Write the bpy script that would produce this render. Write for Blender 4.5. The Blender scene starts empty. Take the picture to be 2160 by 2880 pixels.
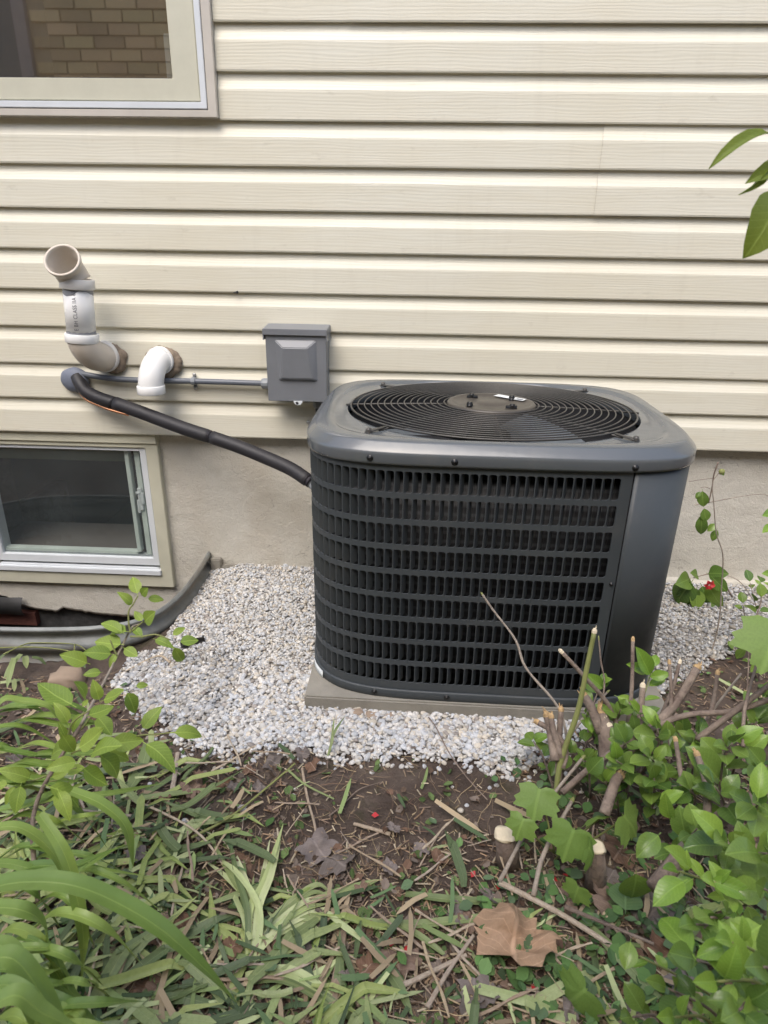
import bpy, bmesh, math, random
import numpy as np
from mathutils import Matrix, Vector, noise
random.seed(7); np.random.seed(7)
sc = bpy.context.scene
col = sc.collection
PI = math.pi

# ------------------------------------------------------------------ camera
PITCH, YAW, ROLL = math.radians(21.87), math.radians(-2.283), math.radians(0.964)
CAM = Vector((0.0, -2.0787, 1.072)); FPX = 1820.0
fw = Vector((math.sin(YAW)*math.cos(PITCH), math.cos(YAW)*math.cos(PITCH), -math.sin(PITCH)))
rt0 = Vector((math.cos(YAW), -math.sin(YAW), 0)); up0 = rt0.cross(fw)
rt = rt0*math.cos(ROLL)+up0*math.sin(ROLL); up = up0*math.cos(ROLL)-rt0*math.sin(ROLL)
cd = bpy.data.cameras.new('camera'); cam = bpy.data.objects.new('camera', cd); col.objects.link(cam)
cam.matrix_world = Matrix(((rt.x, up.x, -fw.x, CAM.x), (rt.y, up.y, -fw.y, CAM.y), (rt.z, up.z, -fw.z, CAM.z), (0, 0, 0, 1)))
cd.sensor_fit = 'VERTICAL'; cd.sensor_height = 36.0; cd.lens = FPX/2880*36.0
cd.clip_start = 0.02; cd.clip_end = 200
cd.dof.use_dof = True; cd.dof.focus_distance = 1.95; cd.dof.aperture_fstop = 9.0
sc.camera = cam
# ------------------------------------------------------------------ light
SUN_EL, SUN_AZ = math.radians(58), math.radians(200)      # azimuth the light comes from, clockwise from +y
w = bpy.data.worlds.new("World"); sc.world = w; w.use_nodes = True
nt = w.node_tree; bg = nt.nodes['Background']
sky = nt.nodes.new('ShaderNodeTexSky'); sky.sky_type = 'NISHITA'; sky.sun_disc = False
sky.sun_elevation = SUN_EL; sky.sun_rotation = SUN_AZ; sky.dust_density = 3.0; sky.air_density = 1.0
hsv = nt.nodes.new('ShaderNodeHueSaturation'); hsv.inputs['Saturation'].default_value = 0.98
nt.links.new(sky.outputs[0], hsv.inputs['Color']); nt.links.new(hsv.outputs[0], bg.inputs[0])
bg.inputs[1].default_value = 0.15
sd = bpy.data.lights.new('sun', 'SUN'); sd.energy = 0.8; sd.angle = math.radians(40); sd.color = (1, .96, .9)
so = bpy.data.objects.new('sun', sd); col.objects.link(so)
sv = Vector((math.sin(SUN_AZ)*math.cos(SUN_EL), math.cos(SUN_AZ)*math.cos(SUN_EL), math.sin(SUN_EL)))
so.rotation_euler = sv.to_track_quat('Z', 'Y').to_euler(); so.location = (0, 0, 8)
vs = sc.view_settings; vs.view_transform = 'Standard'; vs.look = 'None'; vs.gamma = 1; vs.use_curve_mapping = False
vs.exposure = 1.1
sc.cycles.max_bounces = 8

# ------------------------------------------------------------------ helpers
def at(u, v, y=None, z=None, d=None):
    """world point on the sight line of photo pixel (u, v) at real depth plane y, height z or distance d"""
    r = rt*((u-1080)/FPX) - up*((v-1440)/FPX) + fw
    if y is not None: t = (y-CAM.y)/r.y
    elif z is not None: t = (z-CAM.z)/r.z
    else: t = d
    return CAM + r*t
WM = {}
def tag(o, label=None, cat=None, group=None, kind=None):
    if label: o['label'] = label
    if cat: o['category'] = cat
    if group: o['group'] = group
    if kind: o['kind'] = kind
    return o
def put(o, M, parent=None):
    WM[o] = M
    if parent is not None:
        o.parent = parent; o.matrix_basis = WM[parent].inverted() @ M
    else: o.matrix_basis = M
def empty(name, loc, label=None, cat=None, group=None, M=None):
    o = bpy.data.objects.new(name, None); o.empty_display_size = .05; col.objects.link(o)
    put(o, M if M is not None else Matrix.Translation(loc)); tag(o, label, cat, group); return o
def mesh(name, vs_, fs, mat, smooth=False):
    me = bpy.data.meshes.new(name); me.from_pydata([tuple(v) for v in vs_], [], fs)
    if mat: me.materials.append(mat)
    if smooth: me.polygons.foreach_set('use_smooth', [True]*len(me.polygons))
    me.update(); return me
def add(name, vs_, fs, mat, parent=None, smooth=False, bevel=0, L=None, fixn=True):
    """one mesh object; vs_ in world space, or in the parent's space when L is True"""
    vs_ = [Vector(v) for v in vs_]
    if L: vs_ = [WM[parent] @ v for v in vs_]
    o3 = Vector((sum(v.x for v in vs_)/len(vs_), sum(v.y for v in vs_)/len(vs_), min(v.z for v in vs_)))
    me = mesh(name, [v-o3 for v in vs_], fs, mat, smooth)
    if bevel or fixn:
        bm = bmesh.new(); bm.from_mesh(me)
        if fixn: bmesh.ops.recalc_face_normals(bm, faces=bm.faces)
        if bevel: bmesh.ops.bevel(bm, geom=[e for e in bm.edges if len(e.link_faces) == 2 and e.calc_face_angle(0) > .5], offset=bevel, segments=2, affect='EDGES', clamp_overlap=True)
        bm.to_mesh(me); bm.free()
    o = bpy.data.objects.new(name, me); col.objects.link(o); put(o, Matrix.Translation(o3), parent); return o
def inst(name, me, M, parent=None):
    o = bpy.data.objects.new(name, me); col.objects.link(o); put(o, M, parent); return o
class B:
    """collects shapes into one mesh"""
    def __init__(s): s.v = []; s.f = []
    def box(s, x0, x1, y0, y1, z0, z1):
        n = len(s.v)
        s.v += [Vector((x, y, z)) for z in (z0, z1) for y in (y0, y1) for x in (x0, x1)]
        s.f += [tuple(n+i for i in q) for q in ((0, 2, 3, 1), (4, 5, 7, 6), (0, 1, 5, 4), (2, 6, 7, 3), (0, 4, 6, 2), (1, 3, 7, 5))]; return s
    def tube(s, pts, rad, seg=12, cap=True, hollow=0, squash=1.0):
        pts = [Vector(p) for p in pts]; R = rad if hasattr(rad, '__len__') else [rad]*len(pts)
        n0 = len(s.v); t = (pts[1]-pts[0]).normalized()
        a = t.orthogonal().normalized()
        if abs(t.z) < .9: a = (Vector((0, 0, 1))-t*t.z).normalized()
        for i, p in enumerate(pts):
            t = (pts[min(i+1, len(pts)-1)]-pts[max(i-1, 0)]).normalized()
            a = (a-t*a.dot(t)).normalized(); b = t.cross(a)
            for k in range(seg):
                th = 2*PI*k/seg; s.v.append(p+(a*math.cos(th)*squash+b*math.sin(th))*R[i])
        for i in range(len(pts)-1):
            for k in range(seg):
                k2 = (k+1) % seg; s.f.append((n0+i*seg+k, n0+i*seg+k2, n0+(i+1)*seg+k2, n0+(i+1)*seg+k))
        if cap: s.f.append(tuple(n0+k for k in reversed(range(seg)))); s.f.append(tuple(n0+(len(pts)-1)*seg+k for k in range(seg)))
        return s
    def pipe(s, pts, ro, ri, seg=32):
        """an open pipe with wall thickness"""
        n0 = len(s.v); s.tube(pts, ro, seg, False); n1 = len(s.v); s.tube(pts, ri, seg, False); m = len(pts)
        for e in (0, m-1):
            for k in range(seg):
                k2 = (k+1) % seg; s.f.append((n0+e*seg+k, n0+e*seg+k2, n1+e*seg+k2, n1+e*seg+k))
        return s
    def lathe(s, c, prof, ax=Vector((0, 0, 1)), seg=24):
        ax = ax.normalized(); a = ax.orthogonal().normalized(); b = ax.cross(a); n0 = len(s.v)
        for r, h in prof:
            for k in range(seg):
                th = 2*PI*k/seg; s.v.append(Vector(c)+ax*h+(a*math.cos(th)+b*math.sin(th))*r)
        for i in range(len(prof)-1):
            for k in range(seg):
                k2 = (k+1) % seg; s.f.append((n0+i*seg+k, n0+i*seg+k2, n0+(i+1)*seg+k2, n0+(i+1)*seg+k))
        return s
    def obj(s, name, mat, parent=None, **k): return add(name, s.v, s.f, mat, parent, **k)
def curve(pts, n=8):
    """Catmull-Rom through points"""
    P = [Vector(p) for p in pts]; P = [P[0]*2-P[1]]+P+[P[-1]*2-P[-2]]; out = []
    for i in range(1, len(P)-2):
        for k in range(n):
            t = k/n; a, b, c, d = P[i-1:i+3]
            out.append(.5*((2*b)+(c-a)*t+(2*a-5*b+4*c-d)*t*t+(-a+3*b-3*c+d)*t**3))
    out.append(P[-2]); return out
def arc(c, a, b, r, t0, t1, n=10): return [Vector(c)+(Vector(a)*math.cos(t)+Vector(b)*math.sin(t))*r for t in np.linspace(t0, t1, n)]

# ------------------------------------------------------------------ materials
class M_:
    def __init__(s, name, base=(.5, .5, .5), rough=.6, metal=0, spec=.5):
        s.m = bpy.data.materials.new(name); s.m.use_nodes = True; s.n = s.m.node_tree.nodes; s.l = s.m.node_tree.links
        s.b = s.n['Principled BSDF']; s.b.inputs['Base Color'].default_value = (*base, 1); s.b.inputs['Roughness'].default_value = rough
        s.b.inputs['Metallic'].default_value = metal; s.b.inputs['Specular IOR Level'].default_value = spec; s.base = base; s.nrm = None; s.cur = None
        s.tc = s.n.new('ShaderNodeTexCoord'); s.geo = s.n.new('ShaderNodeNewGeometry')
    def vec(s, scale=(1, 1, 1), obj=False, rot=(0, 0, 0)):
        mp = s.n.new('ShaderNodeMapping'); mp.inputs['Scale'].default_value = scale; mp.inputs['Rotation'].default_value = rot
        s.l.new(s.tc.outputs['Object'] if obj else s.geo.outputs['Position'], mp.inputs[0]); return mp.outputs[0]
    def noise(s, sc_=5, det=6, vec=None, rough=.6, dist=0):
        t = s.n.new('ShaderNodeTexNoise'); t.inputs['Scale'].default_value = sc_; t.inputs['Detail'].default_value = det
        t.inputs['Roughness'].default_value = rough; t.inputs['Distortion'].default_value = dist
        s.l.new(vec if vec else s.vec(), t.inputs['Vector']); return t.outputs['Fac']
    def ramp(s, f, stops):
        r = s.n.new('ShaderNodeValToRGB'); e = r.color_ramp.elements
        while len(e) < len(stops): e.new(.5)
        for i, (p, c) in enumerate(stops):
            e[i].position = p; e[i].color = (c, c, c, 1) if not hasattr(c, '__len__') else (*c, 1)
        s.l.new(f, r.inputs[0]); return r.outputs[0]
    def color(s, f=None, stops=None, c=None):
        out = s.ramp(f, stops) if stops else c
        s.l.new(out, s.b.inputs['Base Color']); s.cur = out; return s
    def mix(s, f, c2, mode='MIX', k=None):
        x = s.n.new('ShaderNodeMix'); x.data_type = 'RGBA'; x.blend_type = mode
        if f is not None and not isinstance(f, float): s.l.new(f, x.inputs[0])
        else: x.inputs[0].default_value = f
        if s.cur is None: x.inputs[6].default_value = (*s.base, 1)
        else: s.l.new(s.cur, x.inputs[6])
        if hasattr(c2, 'default_value'): s.l.new(c2, x.inputs[7])
        else: x.inputs[7].default_value = (*c2, 1)
        s.cur = x.outputs[2]; s.l.new(s.cur, s.b.inputs['Base Color']); return s
    def bump(s, f, dist=.002, st=1):
        b = s.n.new('ShaderNodeBump'); b.inputs['Distance'].default_value = dist; b.inputs['Strength'].default_value = st
        s.l.new(f, b.inputs['Height'])
        if s.nrm: s.l.new(s.nrm, b.inputs['Normal'])
        s.nrm = b.outputs[0]; s.l.new(s.nrm, s.b.inputs['Normal']); return s
    def rough(s, f, a, b): s.l.new(s.ramp(f, [(.2, a), (.8, b)]), s.b.inputs['Roughness']); return s
    def rnd(s): return s.n.new('ShaderNodeObjectInfo').outputs['Random']
    def attr(s, name='col'):
        a = s.n.new('ShaderNodeAttribute'); a.attribute_name = name; return a.outputs['Color']

def simple(name, base, rough=.6, metal=0, var=.12, sc_=14, bump=0, spec=.5, bsc=200):
    m = M_(name, base, rough, metal, spec); n = m.noise(sc_, 5)
    m.color(n, [(.25, tuple(c*(1-var) for c in base)), (.75, tuple(min(1, c*(1+var)) for c in base))])
    if bump: m.bump(m.noise(bsc, 4), bump)
    m.rough(n, max(0, rough-.06), min(1, rough+.08)); return m
# siding: cream vinyl with embossed wood grain
ms = M_('cream_vinyl_siding', (.70, .655, .55), .5)
g1 = ms.noise(9, 5, ms.vec((.35, 1, 5)), .65, 1.2); g2 = ms.noise(60, 3, ms.vec((.12, 1, 4)), .6, .6)
ms.color(g1, [(.3, (.695, .665, .545)), (.7, (.735, .715, .605))])
ms.mix(ms.ramp(ms.noise(1.3, 3), [(.4, 0), (.75, .5)]), (.66, .60, .44))
ms.mix(ms.ramp(ms.noise(24, 4, ms.vec((.7, 1, 1.4))), [(.64, 0), (.8, .4)]), (.45, .41, .32))
wv = ms.n.new('ShaderNodeTexWave'); wv.wave_type = 'BANDS'; wv.bands_direction = 'Z'; wv.inputs['Scale'].default_value = 38
wv.inputs['Distortion'].default_value = 9; wv.inputs['Detail'].default_value = 3; wv.inputs['Detail Scale'].default_value = .7
ms.l.new(ms.vec((.16, 1, 1)), wv.inputs[0])
ms.mix(ms.ramp(ms.noise(3, 6, ms.vec((6, 1, .8))), [(.56, 0), (.8, .22)]), (.50, .46, .37))
ms.bump(wv.outputs['Fac'], .00014).bump(g2, .00022)
SIDING = ms.m
TRIM = simple('cream_trim', (.56, .545, .43), .42, var=.06).m
TRIM2 = simple('pinkish_trim', (.54, .50, .435), .45, var=.07).m
SASHW = simple('white_vinyl_frame', (.66, .69, .71), .35, var=.05).m
SASHG = simple('grey_vinyl_sash', (.62, .68, .65), .45, var=.1).m
GASKET = simple('dark_gasket', (.025, .022, .03), .6).m
def glass(name, refl, tint, rough=.0, haze=.03, haze_col=(.5, .5, .46)):
    m = M_(name, tint, rough); n = m.n; l = m.l
    tr = n.new('ShaderNodeBsdfTransparent'); tr.inputs[0].default_value = (*tint, 1); gl = n.new('ShaderNodeBsdfGlossy'); gl.inputs['Roughness'].default_value = rough
    df = n.new('ShaderNodeBsdfDiffuse'); df.inputs[0].default_value = (*haze_col, 1)
    dt = n.new('ShaderNodeVectorMath'); dt.operation = 'DOT_PRODUCT'; l.new(m.geo.outputs['Incoming'], dt.inputs[0]); l.new(m.geo.outputs['Normal'], dt.inputs[1])
    def mt(op, x, y):
        q = n.new('ShaderNodeMath'); q.operation = op
        if isinstance(x, float): q.inputs[0].default_value = x
        else: l.new(x, q.inputs[0])
        if isinstance(y, float): q.inputs[1].default_value = y
        else: l.new(y, q.inputs[1])
        return q
    ad = mt('MULTIPLY_ADD', mt('POWER', mt('SUBTRACT', 1.0, mt('ABSOLUTE', dt.outputs['Value'], 0.0).outputs[0]).outputs[0], 5.0).outputs[0], .9); ad.inputs[2].default_value = .05+refl
    mx = n.new('ShaderNodeMixShader'); l.new(ad.outputs[0], mx.inputs[0]); l.new(tr.outputs[0], mx.inputs[1]); l.new(gl.outputs[0], mx.inputs[2])
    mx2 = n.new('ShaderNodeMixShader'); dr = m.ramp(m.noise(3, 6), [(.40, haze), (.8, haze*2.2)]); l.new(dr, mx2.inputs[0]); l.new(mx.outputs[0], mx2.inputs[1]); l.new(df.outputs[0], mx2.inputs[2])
    l.new(mx2.outputs[0], n['Material Output'].inputs[0]); n.remove(m.b); return m.m
GLASS = glass('window_glass', .52, (.8, .82, .78), .022, .06, (.52, .40, .26)); GLASS2 = glass('dusty_basement_glass', .07, (.9, .93, .9), .03, .05, (.40, .48, .50))  # upper pane's warm haze puts the brick reflection's tone into its colour
# stucco
m = M_('stucco_foundation', (.4, .36, .3), .9, spec=.2)
m.color(m.noise(2.2, 8, rough=.62), [(.3, (.53, .50, .425)), (.52, (.61, .585, .515)), (.75, (.66, .64, .575))])
m.mix(m.ramp(m.noise(5, 6, m.vec((1, 1, .5))), [(.52, 0), (.75, .4)]), (.50, .43, .34))
vo = m.n.new('ShaderNodeTexVoronoi'); vo.feature = 'DISTANCE_TO_EDGE'; vo.inputs['Scale'].default_value = 1.7
nv = m.n.new('ShaderNodeVectorMath'); nv.operation = 'ADD'; nn = m.n.new('ShaderNodeTexNoise'); nn.inputs['Scale'].default_value = 6; nn.inputs['Detail'].default_value = 5
m.l.new(m.geo.outputs['Position'], nv.inputs[0]); m.l.new(nn.outputs['Color'], nv.inputs[1]); m.l.new(nv.outputs[0], vo.inputs['Vector'])
m.mix(m.ramp(vo.outputs['Distance'], [(0, .55), (.004, 0)]), (.2, .17, .14))
m.mix(m.ramp(m.noise(260, 2), [(.62, 0), (.7, .35)]), (.2, .17, .15))
m.bump(m.noise(22, 8, rough=.7), .006).bump(m.noise(170, 4), .0022); STUCCO = m.m
CONC = simple('grey_concrete', (.27, .255, .22), .88, var=.18, sc_=9, bump=.0016, spec=.2, bsc=120).m
BLOCK = simple('tarred_block', (.05, .05, .05), .85, var=.5, sc_=40, bump=.003).m
REDB = simple('broken_red_brick', (.10, .035, .025), .85, var=.3, bump=.002).m
m = simple('galvanised_steel', (.24, .255, .25), .55, .35, var=.28, sc_=18); m.mix(m.ramp(m.noise(5, 6, m.vec((.6, .6, 4))), [(.48, 0), (.7, .75)]), (.24, .19, .135)); STEEL = m.m
# condenser
m = M_('charcoal_painted_steel', (.057, .066, .073), .46, spec=.4); m.rough(m.noise(30, 4), .40, .55); m.bump(m.noise(420, 2), .00012)
m.mix(m.ramp(m.noise(7, 7, rough=.7), [(.5, 0), (.8, .22)]), (.16, .15, .13)); ACP = m.m
m = M_('glossy_charcoal_cap', (.10, .112, .122), .2); m.rough(m.noise(12, 6), .15, .3); m.bump(m.noise(7, 3), .0016); m.mix(m.ramp(m.noise(9, 7, rough=.7), [(.5, 0), (.8, .2)]), (.24, .22, .19)); m.b.inputs['Coat Weight'].default_value = .35; m.b.inputs['Coat Roughness'].default_value = .06; ACT = m.m
ACD = simple('dark_interior', (.012, .012, .014), .7).m
m = M_('condenser_coil', (.02, .022, .026), .5, .3)
wv = m.n.new('ShaderNodeTexWave'); wv.bands_direction = 'Z'; wv.inputs['Scale'].default_value = 14; wv.inputs['Distortion'].default_value = .4; m.l.new(m.vec(), wv.inputs[0])
m.color(wv.outputs['Fac'], [(.55, (.01, .011, .013)), (.9, (.035, .037, .042))]); m.bump(m.noise(300, 2, m.vec((1, 1, .05))), .001); COIL = m.m
WIRE = simple('black_coated_wire', (.055, .052, .047), .32, var=.2).m
HUB = simple('brown_black_hub_plate', (.07, .062, .052), .36, var=.15, bump=.0003).m
BLADE = simple('grey_fan_blade', (.22, .25, .28), .4, .4).m
SCREW = simple('black_screw', (.03, .03, .03), .3, .6).m
STICK = simple('white_sticker', (.72, .76, .77), .4, var=.04).m
INK = simple('print_ink', (.12, .12, .14), .7).m
BOXM = simple('grey_enclosure_paint', (.19, .20, .215), .4, var=.06, bump=.0001).m
PVC = simple('white_pvc', (.72, .70, .66), .38, var=.05).m
PVC2 = simple('beige_pvc', (.60, .535, .45), .42, var=.08).m
PVC3 = simple('bright_white_pvc', (.82, .82, .80), .3, var=.03).m
CEMENT = simple('grey_pipe_cement', (.24, .25, .27), .45, var=.2).m
FOAM = simple('black_foam_insulation', (.022, .021, .024), .55, var=.25, bump=.0006, bsc=60).m
COPPER = simple('copper_tube', (.72, .36, .2), .3, .9, var=.15).m
CONDUIT = simple('grey_conduit', (.125, .14, .165), .38, var=.1).m
FITTING = simple('grey_fitting', (.24, .26, .28), .4).m
PUTTY = simple('blue_grey_duct_seal', (.15, .17, .22), .6, var=.15, sc_=40, bump=.001, bsc=60).m
SEAL = simple('old_brown_sealant', (.24, .19, .14), .85, var=.4, sc_=60, bump=.003, bsc=90).m
BOLT = simple('zinc_bolt', (.5, .5, .48), .35, .7).m
PLAST = simple('black_plastic', (.02, .02, .02), .4).m
# ground
m = M_('damp_soil', (.06, .045, .035), .95, spec=.15)
m.color(m.noise(7, 9, rough=.7), [(.3, (.080, .060, .049)), (.5, (.135, .104, .086)), (.72, (.20, .16, .132))])
m.mix(m.ramp(m.noise(11, 5), [(.57, 0), (.68, .5)]), (.055, .062, .026))
m.bump(m.noise(60, 8, rough=.75), .012).bump(m.noise(400, 3), .002); SOIL = m.m
m = M_('gravel_bed', (.3, .29, .27), .95, spec=.15); m.color(m.noise(120, 4), [(.35, (.16, .15, .13)), (.6, (.42, .40, .37))]); m.bump(m.noise(150, 3), .008); GBED = m.m
m = M_('pebble', (.5, .48, .45), .75, spec=.3); m.color(c=m.attr()); m.mix(m.ramp(m.noise(220, 3), [(.4, 0), (.8, .3)]), (.30, .27, .23)); m.bump(m.noise(300, 3), .0008); PEB = m.m
m = M_('litter', (.3, .2, .1), .85, spec=.2); m.color(c=m.attr()); m.bump(m.noise(500, 3), .0006); LIT = m.m
def leafmat(name, a, b, rough=.45, trans=.25, vein=.35, old=None, rib=26, gloss=.5):
    m = M_(name, a, rough, spec=gloss); r = m.rnd(); m.color(r, [(0, a), (1, b)])
    if old: m.mix(m.ramp(r, [(.82, 0), (.9, .8)]), old)
    n1 = m.noise(30, 5, m.vec(obj=True)); m.mix(m.ramp(n1, [(.4, 0), (.8, .35)]), tuple(c*.55 for c in a))
    uv = m.n.new('ShaderNodeSeparateXYZ'); m.l.new(m.tc.outputs['UV'], uv.inputs[0])
    def mt(op, x, y=None):
        q = m.n.new('ShaderNodeMath'); q.operation = op
        for i, z in enumerate((x, y)):
            if z is None: continue
            if isinstance(z, (int, float)): q.inputs[i].default_value = z
            else: m.l.new(z, q.inputs[i])
        return q.outputs[0]
    ax = mt('ABSOLUTE', mt('SUBTRACT', uv.outputs[0], .5))
    mid = m.ramp(ax, [(.012, 1), (.035, 0)])
    sec = mt('SINE', mt('MULTIPLY', mt('SUBTRACT', uv.outputs[1], mt('MULTIPLY', ax, .55)), rib*2.2))
    secr = m.ramp(sec, [(.86, 0), (1, .45)])
    mx = mt('MAXIMUM', mid, secr); mx = mt('MULTIPLY', mx, vein)
    m.mix(mx, tuple(min(1, c*2+.05) for c in b)); m.bump(mt('MAXIMUM', mid, secr), -.0006, .6)
    if trans:
        tb = m.n.new('ShaderNodeBsdfTranslucent'); m.l.new(m.cur, tb.inputs[0]); ms_ = m.n.new('ShaderNodeMixShader'); ms_.inputs[0].default_value = trans
        m.l.new(m.b.outputs[0], ms_.inputs[1]); m.l.new(tb.outputs[0], ms_.inputs[2]); m.l.new(ms_.outputs[0], m.n['Material Output'].inputs[0])
    return m.m
LQ = leafmat('dark_glossy_leaf', (.10, .19, .042), (.23, .35, .065), .25, .3, .18)
LQB = leafmat('young_glossy_leaf', (.20, .36, .05), (.31, .47, .08), .28, .3, .18)
LS = leafmat('sapling_leaf', (.24, .36, .06), (.36, .48, .085), .5, .35, .3)
LM = leafmat('maple_leaf', (.17, .29, .06), (.24, .36, .08), .55, .3, .18, rib=0)
LL = leafmat('lily_blade', (.16, .27, .055), (.36, .48, .11), .38, .25, .18, rib=0)
LC = leafmat('wilting_cut_blade', (.13, .185, .075), (.36, .43, .18), .5, .15, .15, old=(.36, .42, .20), rib=0)
LC2 = leafmat('dark_limp_blade', (.06, .095, .045), (.13, .18, .08), .5, .1, .15, rib=0)
LC3 = leafmat('yellow_green_cut_blade', (.27, .36, .10), (.46, .52, .20), .5, .2, .15, rib=0)
LP = leafmat('pale_leaf_base', (.26, .36, .12), (.52, .58, .30), .5, .2, .1, rib=0)
LPB = leafmat('pale_stalk_base', (.50, .60, .26), (.72, .76, .46), .5, .2, .1, rib=0)
LO = leafmat('olive_leaf', (.17, .23, .03), (.20, .27, .04), .5, .4, .2)
LG = leafmat('ground_leaf', (.09, .17, .06), (.15, .24, .10), .6, .15, .25)
LD = leafmat('dead_leaf', (.19, .11, .07), (.26, .19, .15), .75, .1, .35, gloss=.2)
LDB = leafmat('large_dry_leaf', (.36, .23, .14), (.44, .30, .20), .7, .1, .4, gloss=.2)
LGR = leafmat('grey_dead_leaf', (.17, .145, .13), (.24, .205, .19), .8, .05, .2, gloss=.2)
RED = simple('red_petal', (.50, .03, .035), .5).m
m = M_('brown_bark', (.2, .14, .1), .85, spec=.2); m.color(m.noise(26, 6, m.vec((1, 1, .6))), [(.3, (.16, .12, .10)), (.7, (.36, .29, .235))]); m.mix(m.ramp(m.noise(90, 5), [(.55, 0), (.7, .6)]), (.10, .07, .06)); m.bump(m.noise(60, 6, rough=.7), .006).bump(m.noise(220, 4), .0015); BARK = m.m
TWIGG = simple('green_twig', (.22, .24, .08), .6, var=.2).m
GREYTW = simple('grey_twig', (.34, .29, .24), .8, sc_=45, bump=.003, var=.4).m
CUT = simple('fresh_cut_wood', (.50, .34, .17), .85, var=.45, sc_=90, bump=.002).m
CUTW = simple('pale_cut_stump', (.76, .66, .48), .8, var=.15, bump=.004, bsc=70).m
m = M_('dry_straw', (.5, .4, .25), .8, spec=.2); r = m.rnd(); m.color(r, [(0, (.46, .37, .25)), (.35, (.30, .23, .18)), (.7, (.52, .44, .33)), (1, (.40, .34, .28))]); m.mix(m.ramp(m.noise(140, 4, m.vec((1, 1, 1))), [(.4, 0), (.7, .5)]), (.22, .15, .10)); m.bump(m.noise(260, 3), .001); STRAW = m.m
# ------------------------------------------------------------------ ground
WELL_L, WELL_R, WELL_F = -1.80, -.72, -.53
def well_y(x):
    """front edge of the window well"""
    t = (x-(WELL_L+WELL_R)/2)/((WELL_R-WELL_L)/2)
    return WELL_F*(max(0, 1-abs(t)**3.2))**(1/2.6) if abs(t) < 1 else .1
def in_well(x, y, m_=0): return WELL_L < x < WELL_R and y > well_y(x)+m_
GE = [(-.80, -.50), (-.79, -.66), (-.64, -.80), (-.53, -.885), (-.4, -.93), (-.27, -.90), (-.10, -.925), (.06, -.915), (.26, -.93), (.36, -.88), (.44, -.80), (.60, -.70), (.80, -.55), (1.02, -.38), (1.25, -.20), (2.5, -.1)]
def gravel_front(x):
    for (a, b), (c, d) in zip(GE, GE[1:]):
        if a <= x < c: return b+(d-b)*(x-a)/(c-a)
    return .5 if x < GE[0][0] else -.1
def in_gravel(x, y, j=0):
    if in_well(x, y, -.012): return False
    return y > gravel_front(x)+.022*noise.noise((x*11, y*11, 0))+.012*noise.noise((x*35, y*35, 2))+j and y < .03 and not (x < -.70 and y > -.5 and x < WELL_R)
def gh(x, y):
    h = .010*noise.noise((x*3, y*3, 1))+.006*noise.noise((x*13, y*13, 4))
    if y > -3 and abs(x) < 3:
        if in_gravel(x, y): h = h*.6-.010
        else: h += .006*noise.noise((x*40, y*40, 7))-.012
        if x < -.62: h -= .05*min(1, (-.62-x)/.3)*max(0, min(1, (y+1.5)/.5))
        if in_well(x, y, .004): h = -.50
    return h
def axis(lo, hi, st, far):
    a = list(np.arange(lo, hi+1e-6, st)); g = st; x = hi
    while x < far: g *= 1.6; x += g; a.append(x)
    g = st; x = lo
    while x > -far: g *= 1.6; x -= g; a.insert(0, x)
    return a
xs = axis(-1.9, 1.7, .014, 30); ys = [y for y in axis(-2.0, .10, .014, 30) if y < 1.5]
vv = [(x, y, gh(x, y)) for y in ys for x in xs]; nx = len(xs)
ff = [(j*nx+i, j*nx+i+1, (j+1)*nx+i+1, (j+1)*nx+i) for j in range(len(ys)-1) for i in range(nx-1)]
g = add('ground', vv, ff, SOIL, smooth=True, fixn=False); tag(g, kind='structure')
# gravel bed sheet (a few mm over the soil)
gx = np.arange(-.84, 1.6, .02); gy = np.arange(-.96, .04, .02); vi = {}; vv = []; ff = []
def gv(i, j):
    if (i, j) not in vi:
        x, y = gx[i], gy[j]; vi[(i, j)] = len(vv); vv.append((x, y, gh(x, y)+.004))
    return vi[(i, j)]
for i in range(len(gx)-1):
    for j in range(len(gy)-1):
        if all(in_gravel(gx[a], gy[b], .012) for a in (i, i+1) for b in (j, j+1)): ff.append((gv(i, j), gv(i+1, j), gv(i+1, j+1), gv(i, j+1)))
g = add('gravel_path', vv, ff, GBED, smooth=True, fixn=False); tag(g, kind='structure')

def scatter_mesh(name, proto_v, proto_f, P, Rm, S, C, mat, smooth=True):
    """many small pieces joined into one mesh, colour per piece"""
    pv = np.array(proto_v, float); n = len(P); k = len(pv)
    V = np.einsum('nij,nkj->nki', Rm, pv[None]*S[:, None, :]) + P[:, None, :]
    pf = np.array(proto_f); F = (pf[None]+(np.arange(n)*k)[:, None, None]).reshape(-1, pf.shape[1])
    me = bpy.data.meshes.new(name); me.vertices.add(n*k); me.vertices.foreach_set('co', V.reshape(-1).astype(np.float32))
    q = pf.shape[1]; me.loops.add(len(F)*q); me.polygons.add(len(F))
    me.loops.foreach_set('vertex_index', F.reshape(-1).astype(np.int32)); me.polygons.foreach_set('loop_start', np.arange(0, len(F)*q, q, dtype=np.int32))
    me.polygons.foreach_set('use_smooth', np.full(len(F), smooth)); me.materials.append(mat)
    a = me.attributes.new('col', 'FLOAT_COLOR', 'POINT'); cc = np.ones((n, k, 4), np.float32); cc[:, :, :3] = C[:, None, :]; a.data.foreach_set('color', cc.reshape(-1))
    me.update(calc_edges=True); o = bpy.data.objects.new(name, me); col.objects.link(o); put(o, Matrix.Identity(4)); return o
def ico(sub):
    bm = bmesh.new(); bmesh.ops.create_icosphere(bm, subdivisions=sub, radius=1); v = [tuple(x.co) for x in bm.verts]; f = [tuple(y.index for y in x.verts) for x in bm.faces]; bm.free()
    return v, f
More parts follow.
